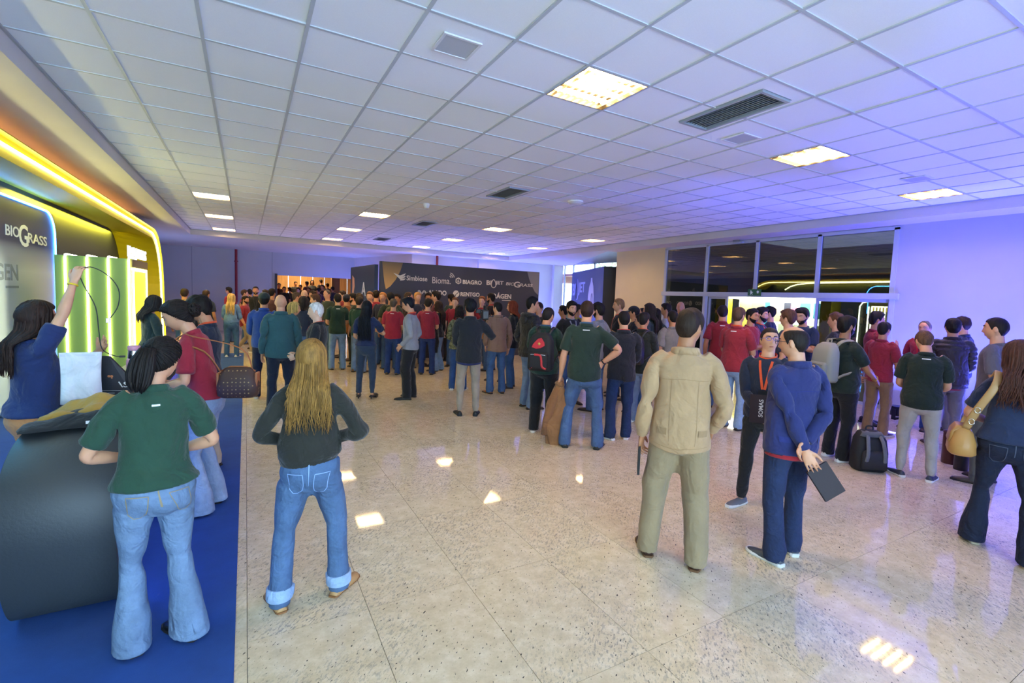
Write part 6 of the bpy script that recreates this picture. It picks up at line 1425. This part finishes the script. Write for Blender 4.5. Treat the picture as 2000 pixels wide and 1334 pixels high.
# backpacks
def backpack(fg,label,main,accent,strap,size=(.155,.085,.235),zc=1.20,xo=0,yo=-.135,rough=.7,acc2=None,ym=0,kind='leather'):
    b=at_person('backpack',fg,(xo,yo,zc),label,'backpack'); w,d,h=size
    yb=-d-.01
    V,F=rr_loft([(-h,0,yb,w*.86,d*.8,.04),(-h+.03,0,yb,w,d,.06),(0,0,yb,w,d,.06),(h*.55,0,yb+.005,w*.95,d*.92,.06),(h*.85,0,yb+.015,w*.75,d*.75,.05),(h,0,yb+.03,w*.45,d*.45,.03)]); obj('body',V,F,mat(kind,main,rough),b,True)
    V,F=rr_loft([(-h+.03,0,yb-d,w*.70,.03,.025),(-h+.06,0,yb-d,w*.78,.042,.03),(-.03,0,yb-d,w*.78,.042,.03),(.0,0,yb-d,w*.66,.025,.02)]); pk=obj('front_pocket',V,F,mat(kind,acc2 or main,rough),b,True)
    V,F=tube([(-w*.6,yb-d-.044,-.03),(0,yb-d-.047,-.022),(w*.6,yb-d-.044,-.03)],[.004]*3,6); obj('zip',V,F,mat('plain',accent,.5),pk)
    obj('handle',*tube(smooth_path3([(-.035,yb+.03,h-.01),(-.03,yb+.04,h+.035),(.03,yb+.04,h+.035),(.035,yb+.03,h-.01)],3),[(.005,.010)]*10,6),mat('leather',strap),b,True)
    for sg in(1,-1):
        sx=sg*.105; P=[(sg*.06,yb+d*.9,h*.78),(sx-xo*0,-yo*.25-.02,1.455-zc+.0),(sx*1.02,-yo+.0,1.468-zc),(sx*1.08,-yo+.085,1.41-zc),(sx*1.2,-yo+.135,1.27-zc),(sg*.17,-yo+.07,1.13-zc),(sg*.165,.01,1.06-zc),(sg*w*.9,yb+d*.7,-h*.75)]
        obj('shoulder_strap',*tube(smooth_path3(P,3),[(.008,.024)]*22,6),mat('leather',strap),b,True)
    return b,yb,d,w,h
b,yb,d,w,h=backpack(p_back,'black backpack with red panels on the man in green polo and black trousers','#16171b','#c8c8c8','#15161a',(.165,.10,.25),1.16,.03,-.165)
q=[(-.10,.06),(-.085,.10),(-.02,.175),(.03,.19),(.07,.13),(.075,.09),(.02,.055),(-.04,.045)]; obj('red_panel',[(x,yb-d-.004-.0*z,z) for x,z in q],[tuple(range(8))],mat('leather','#c43038'),b); obj('crest',*ellipsoid((.0,yb-d-.006,.11),(.018,.004,.018),12,6),mat('plain','#c9a24a',.5),b,True)
obj('red_band',*tube(smooth_path3([(-.05,yb-d-.046,-.03),(.03,yb-d-.05,-.035),(.05,yb-d-.05,-.10),(.06,yb-d-.046,-.18),(.11,yb-d-.03,-.21)],4),[(.006,.016)]*17,6),mat('leather','#c43038'),b,True)
obj('red_loop',*tube(smooth_path3([(-.16,yb-.02,-.20),(-.13,yb-.06,-.15),(-.07,yb-d-.02,-.17),(-.09,yb-d-.02,-.21),(-.14,yb-.05,-.23)],4),[(.006,.014)]*17,6),mat('leather','#b8323a'),b,True)
backpack(p_gbp,'pale grey backpack on the heavy man in dark green polo','#8f8f88','#6a6a66','#98917f',(.16,.085,.235),1.20,0,-.15,.8,'#85857e')
backpack(p_camo,'camouflage backpack on the man in green polo before the backdrop edge','#4a4c34','#2a2a20','#2e3022',(.16,.085,.23),1.20,0,-.135,.8,None,0,'print')
backpack(p_bk2,'black leather backpack on the man in dark jacket behind the vest man','#1d1a1a','#3a3636','#1d1a1a',(.15,.085,.22),1.18,0,-.145,.4)
# backpack standing on the floor
o=empty('backpack',(6.22,2.74,0),math.radians(-38),1,'black and grey backpack standing on the floor beside the light grey trousers','backpack')
V,F=rr_loft([(0,0,0,.15,.085,.05),(.03,0,0,.175,.105,.06),(.22,0,0,.175,.10,.06),(.36,0,.01,.16,.09,.06),(.44,0,.02,.12,.065,.05),(.46,0,.02,.08,.04,.03)]); obj('body',V,F,mat('leather','#1a1b1f',.7),o,True)
V,F=rr_loft([(.04,0,-.11,.12,.02,.02),(.07,0,-.125,.135,.03,.03),(.22,0,-.12,.13,.028,.028),(.25,0,-.11,.10,.015,.014)]); obj('front_pocket',V,F,mat('leather','#222329',.7),o,True)
for x in(-.085,.085): obj('grey_strap',*tube(smooth_path3([(x*1.2,-.12,.05),(x*1.05,-.16,.2),(x*.9,-.115,.36),(x*.6,-.03,.455)],4),[(.006,.022)]*13,6),mat('fabric','#6d6f75'),o,True)
obj('top_panel',*rr_loft([(.40,0,-.035,.13,.05,.04),(.452,0,-.01,.10,.05,.04)]),mat('fabric','#5f6168'),o,True); obj('handle',*tube(smooth_path3([(-.04,.03,.455),(-.03,.03,.50),(.03,.03,.50),(.04,.03,.455)],4),[(.005,.010)]*13,6),mat('leather','#1a1b1f'),o,True)
# thermos flasks in leather sleeves on the floor
def flask(x,y,h,r,col,label,handle):
    o=empty('flask_holder',(x,y,0),0,1,label,'flask'); obj('sleeve',*loft([((0,0,0),(r*.96,0,0),(0,r*.96,0),(0,r*.96,0)),((0,0,.01),(r,0,0),(0,r,0),(0,r,0)),((0,0,h*.95),(r,0,0),(0,r,0),(0,r,0)),((0,0,h),(r*.95,0,0),(0,r*.95,0),(0,r*.95,0))],20),mat('leather',col,.35),o,True)
    obj('rim',*tube([(r*1.02*math.cos(a),r*1.02*math.sin(a),h*.97) for a in np.linspace(0,2*PI,21)],[(.006,.010)]*21,6),mat('leather',col,.35),o,True)
    if handle: obj('handle',*tube(smooth_path3([(r,0,h*.9),(r+.05,0,h*.88),(r+.055,0,h*.5),(r,0,h*.35)],4),[(.005,.014)]*13,6),mat('leather',col,.35),o,True)
flask(7.50,2.42,.40,.085,'#4a2018','brown leather flask sleeve on the floor behind the tan bag',False)
flask(7.31,2.25,.36,.07,'#15161a','black leather flask sleeve with handle on the floor beside the brown one',True)
# jacket hanging from the left hand of the tall green-polo man
fg=p_big; c,dv,th_=palm(fg,1,.10); b=empty('brown_jacket',tuple(wpt(fg,c)),fg.yaw,fg.s,'light brown jacket hanging from the hand of the tall green-polo man','jacket')
def sheet(rows,n,seed,th=.012):
    rng=np.random.RandomState(seed); V=[];F=[]
    for z,cx,cy,hw,hd in rows:
        for i in range(n):
            a=2*PI*i/n; k=1+.16*math.sin(3*a+z*9)+.10*math.sin(7*a+z*5+1); V.append((cx+hw*k*math.cos(a),cy+hd*k*math.sin(a),z))
    for j in range(len(rows)-1):
        for i in range(n): F.append((j*n+i,j*n+(i+1)%n,(j+1)*n+(i+1)%n,(j+1)*n+i))
    F.append(tuple(range(n-1,-1,-1))); F.append(tuple((len(rows)-1)*n+i for i in range(n))); return np.array(V),F
V,F=sheet([(-.80,-.03,.0,.07,.04),(-.74,-.03,.0,.10,.055),(-.50,-.035,.0,.135,.06),(-.25,-.02,.0,.11,.055),(-.08,0,0,.065,.045),(-.01,0,0,.04,.035),(.03,0,0,.03,.025)],28,1); obj('body',V,F,mat('fabric','#96683f'),b,True)
V,F=sheet([(-.62,-.155,-.03,.045,.03),(-.45,-.13,-.03,.055,.035),(-.20,-.07,-.03,.055,.035),(-.05,-.02,-.02,.035,.03)],18,2); obj('sleeve',V,F,mat('fabric','#8a5d38'),b,True)
V,F=sheet([(-.03,.01,.0,.05,.045),(.0,.0,.0,.052,.05),(.02,0,0,.04,.04)],18,3); obj('collar',V,F,mat('fabric','#8f6440'),b,True)
# jacket over the arm of the second red-polo man
fg=p_redblk; c,dv,th_=palm(fg,0,-.10); b=empty('black_jacket',tuple(wpt(fg,c)),fg.yaw,fg.s,'black jacket draped over the forearm of a red-polo man behind the grey sweater','jacket')
V,F=sheet([(-.42,.03,.0,.07,.13),(-.30,.03,.0,.085,.15),(-.10,.02,.0,.08,.14),(.02,.01,.0,.075,.12),(.07,.0,.0,.05,.10)],26,4); obj('body',V,F,mat('fabric','#131417'),b,True); V,F=sheet([(-.55,.05,-.06,.035,.05),(-.38,.05,-.06,.045,.06),(-.2,.04,-.05,.04,.05)],16,5); obj('sleeve',V,F,mat('fabric','#16171b'),b,True)
# copper cup
def cup(fg,hand,label,col,h=.13,r=.042):
    c,dv,th_=palm(fg,hand,.075); b=empty('drinking_cup',tuple(wpt(fg,c+np.array([0,.02,-.04]))),fg.yaw,fg.s,label,'cup')
    obj('body',*loft([((0,0,0),(r*.75,0,0),(0,r*.75,0),(0,r*.75,0)),((0,0,h*.3),(r*.85,0,0),(0,r*.85,0),(0,r*.85,0)),((0,0,h),(r*1.15,0,0),(0,r*1.15,0),(0,r*1.15,0)),((0,0,h*.97),(r*1.02,0,0),(0,r*1.02,0),(0,r*1.02,0)),((0,0,h*.7),(r*.9,0,0),(0,r*.9,0),(0,r*.9,0))],20),mat('metal',col,.25),b,True); obj('rim',*tube([(r*1.15*math.cos(a),r*1.15*math.sin(a),h) for a in np.linspace(0,2*PI,21)],[.004]*21,6),mat('metal','#c9c2b8',.25),b,True)
cup(p_cup,1,'copper drinking cup in the hand of the navy-polo man by the blue wall','#7a3c20')
# red folder held by the plum puffer man
c,dv,th_=palm(p_pv,1,.08); b=empty('gift_bag',tuple(wpt(p_pv,c)),p_pv.yaw,p_pv.s,'red paper bag hanging beside the light grey trousers','bag'); V,F=rr_loft([(-.36,0,0,.10,.035,.004),(-.35,0,0,.105,.04,.004),(-.06,0,0,.105,.022,.004)]); obj('body',V,F,mat('plain','#a3182c',.6),b)
obj('cord',*tube(smooth_path3([(-.05,0,-.06),(-.04,0,.0),(.04,0,.0),(.05,0,-.06)],4),[.003]*13,6),mat('plain','#7a1020',.6),b)
# video camera on the shoulder of the man with headphones
fg=p_head; b=at_person('video_camera',fg,(.225,.10,1.50),'black professional video camera on the shoulder of the headphone man','camera')
BLK=mat('plain','#131417',.5)
obj('body',*rbox(-.05,.05,-.12,.16,-.05,.10,.012),BLK,b); obj('lens',*tube([(0,.16,.02),(0,.20,.02),(0,.21,.02),(0,.30,.02)],[.034,.034,.042,.046],16),mat('plain','#1b1d20',.3),b,True); obj('lens_hood',*tube([(0,.29,.02),(0,.345,.02)],[(.055,.05),(.065,.055)],4),BLK,b)
obj('handle',*tube(smooth_path3([(0,-.10,.10),(0,-.09,.15),(0,.10,.155),(0,.12,.10)],4),[.012]*13,8),BLK,b,True); obj('viewfinder',*rbox(-.13,-.05,.06,.12,.04,.10,.008),BLK,b); obj('microphone',*tube([(.03,.05,.16),(.03,.28,.17)],[.013,.013],10),BLK,b,True); obj('battery',*rbox(-.04,.04,-.18,-.12,-.03,.08,.006),mat('plain','#3a3d42',.5),b); obj('light_stripe',*box(-.052,-.050,-.05,.02,.06,.075),mat('plain','#c8ccd0',.4),b)
# ------------------------------------------------------------------ things on the desk
DZ=1.001
o=empty('paper_bag',(-.965,4.30,DZ),math.radians(6),1,'plain white paper bag standing on the black desk','bag')
V=[];F=[];nx,nz=8,8
for y,s_ in((-.03,1),(.03,-1)):
    for j in range(nz):
        for i in range(nx):
            x=-.108+.216*i/(nx-1); z=.345*j/(nz-1); w_=1-.06*math.sin(PI*j/(nz-1)); V.append((x*w_,y*(1-.75*j/(nz-1))*(1 if 0<i<nx-1 else .3)+s_*-.006*math.sin(i*1.3+j*.8),z))
for l in(0,1):
    for j in range(nz-1):
        for i in range(nx-1):
            a=l*nx*nz+j*nx+i; q=(a,a+1,a+nx+1,a+nx); F.append(q if l==0 else q[::-1])
for j in range(nz-1):
    for i in(0,nx-1):
        a=j*nx+i; b_=nx*nz+a; q=(a,a+nx,b_+nx,b_); F.append(q if i==0 else q[::-1])
F.append(tuple([i for i in range(nx)][::-1]+[nx*nz+i for i in range(nx)]))
obj('body',V,F,mat('fabric','#dfe3e6'),o,True); obj('seam',*box(-.10,.10,-.0105,.0105,.32,.335),mat('plain','#d2d7db',.7),o)
o=empty('carrier_bag',(-.835,4.47,DZ),math.radians(-16),.74,'black carrier bag with white lettering behind the white paper bag','bag')
V=[(-.22,-.05,0),(.20,-.05,0),(.20,.05,0),(-.22,.05,0),(-.24,-.02,.40),(-.02,-.015,.40),(.17,-.012,.17),(.17,.012,.17),(-.02,.015,.40),(-.24,.02,.40)]
obj('body',V,[(3,2,1,0),(0,1,6,5,4),(2,3,9,8,7),(1,2,7,6),(3,0,4,9),(5,6,7,8),(4,5,8,9)],mat('leather','#2a2830',.6),o)
def FC(q,z,d): return (q,-.046+.034*z/.4-.004-d,z)
text('bag_text','SOMAS',-.16,.15,.10,.155,FC,mat('plain','#e2e0dc',.6),o,.01,ext=.0008)
obj('emblem',*join([ellipsoid((.0+.016*math.cos(k*PI/2+.785),FC(0,.195,0)[1]-.001,.195+.016*math.sin(k*PI/2+.785)),(.013,.0015,.013),8,4) for k in range(4)]),mat('plain','#c87a4a',.5),o)
text('bag_text','natural  biology  solution',-.15,.15,.062,.074,FC,mat('plain','#c9c7c4',.6),o,.0,ext=.0008) if False else obj('rule',*box(-.15,.15,FC(0,.068,0)[1]-.001,FC(0,.068,0)[1],.066,.070),mat('plain','#c9c7c4',.6),o)
for k in range(3): obj('rule',*box(-.13+.10*k,-.06+.10*k,FC(0,.045,0)[1]-.001,FC(0,.045,0)[1],.043,.047),mat('plain','#c9c7c4',.6),o)
o=empty('thermos',(-.735,4.64,DZ),0,1,'pink thermos flask with steel neck and pink cap on the desk','flask'); r=.05
def ring(z,k): return ((0,0,z),(r*k,0,0),(0,r*k,0),(0,r*k,0))
obj('body',*loft([ring(0,.96),ring(.01,1),ring(.235,1),ring(.25,.92),ring(.255,.85)],24),mat('plain','#d59ab0',.35),o,True); obj('neck',*loft([ring(.253,.83),ring(.26,.84),ring(.315,.76),ring(.32,.72)],24),mat('metal','#c8c8c8',.2),o,True); obj('cap',*loft([ring(.318,.74),ring(.325,.80),ring(.345,.80),ring(.352,.72)],24),mat('plain','#d08ea6',.35),o,True)
obj('script_mark',*tube([(-.01,-r-.001,.10),(.0,-r-.001,.075),(.012,-r*.98-.001,.12)],[.002]*3,5),mat('plain','#3a2a30',.6),o)
# folded jacket, mustard outside and black lining
o=empty('folded_jacket',(-.82,3.76,DZ),math.radians(4),1,'folded mustard jacket with black lining lying on the desk','jacket')
def heap(x0,x1,y0,y1,h,seed,nx=22,ny=14):
    rng=np.random.RandomState(seed); V=[];ph=rng.rand(4)*6
    for j in range(ny):
        for i in range(nx):
            u,v=i/(nx-1),j/(ny-1); e=min(1,4*min(u,1-u))*min(1,4*min(v,1-v)); z=h*e**.5*(.75+.25*math.sin(u*7+ph[0]+2*v)+.18*math.sin(v*9+ph[1]+u*3)+.08*math.sin(u*21+ph[2])); V.append((x0+(x1-x0)*u+.012*math.sin(v*8+ph[3]),y0+(y1-y0)*v+.015*math.sin(u*9+ph[1]),max(.0,z)))
    n=len(V); F=[(j*nx+i,j*nx+i+1,(j+1)*nx+i+1,(j+1)*nx+i) for j in range(ny-1) for i in range(nx-1)]
    ed=[i for i in range(nx)]+[j*nx+nx-1 for j in range(1,ny)]+[(ny-1)*nx+i for i in range(nx-2,-1,-1)]+[j*nx for j in range(ny-2,0,-1)]
    F.append(tuple(ed[::-1])); return V,F
V,F=heap(-.26,.27,-.22,.06,.075,1); obj('lining',V,F,mat('fabric','#1b1d20'),o,True)
V,F=heap(-.22,.27,-.06,.20,.115,2); obj('outside',V,F,mat('fabric','#b08a3c'),o,True); obj('label_tag',*box(.02,.10,-.205,-.195,.02,.035),mat('plain','#e4e4e4',.7),o)
# black cable dangling from the raised hand
fg=p_reach; c,dv,th_=palm(fg,0,.09); hnd=wpt(fg,c); o=empty('cable',tuple(hnd),0,1,'thin black cable with plugs dangling from the raised hand','cable')
A=smooth_path3([(0,0,0),(.07,-.01,.03),(.16,-.01,-.02),(.22,0,-.12),(.215,0,-.24),(.17,0,-.33)],5); obj('cord',*tube(A,[.0035]*len(A),6),mat('plain','#17181a',.5),o,True); obj('plug',*rbox(.145,.17,-.008,.008,-.365,-.33,.003),mat('metal','#b9bcc0',.3),o)
A=smooth_path3([(0,0,0),(.03,0,-.10),(.09,0,-.25),(.105,0,-.42),(.12,0,-.55),(.18,0,-.60),(.22,.0,-.61)],5); obj('cord',*tube(A,[.0035]*len(A),6),mat('plain','#17181a',.5),o,True); obj('plug',*rbox(.215,.25,-.007,.007,-.617,-.603,.003),mat('plain','#17181a',.5),o)
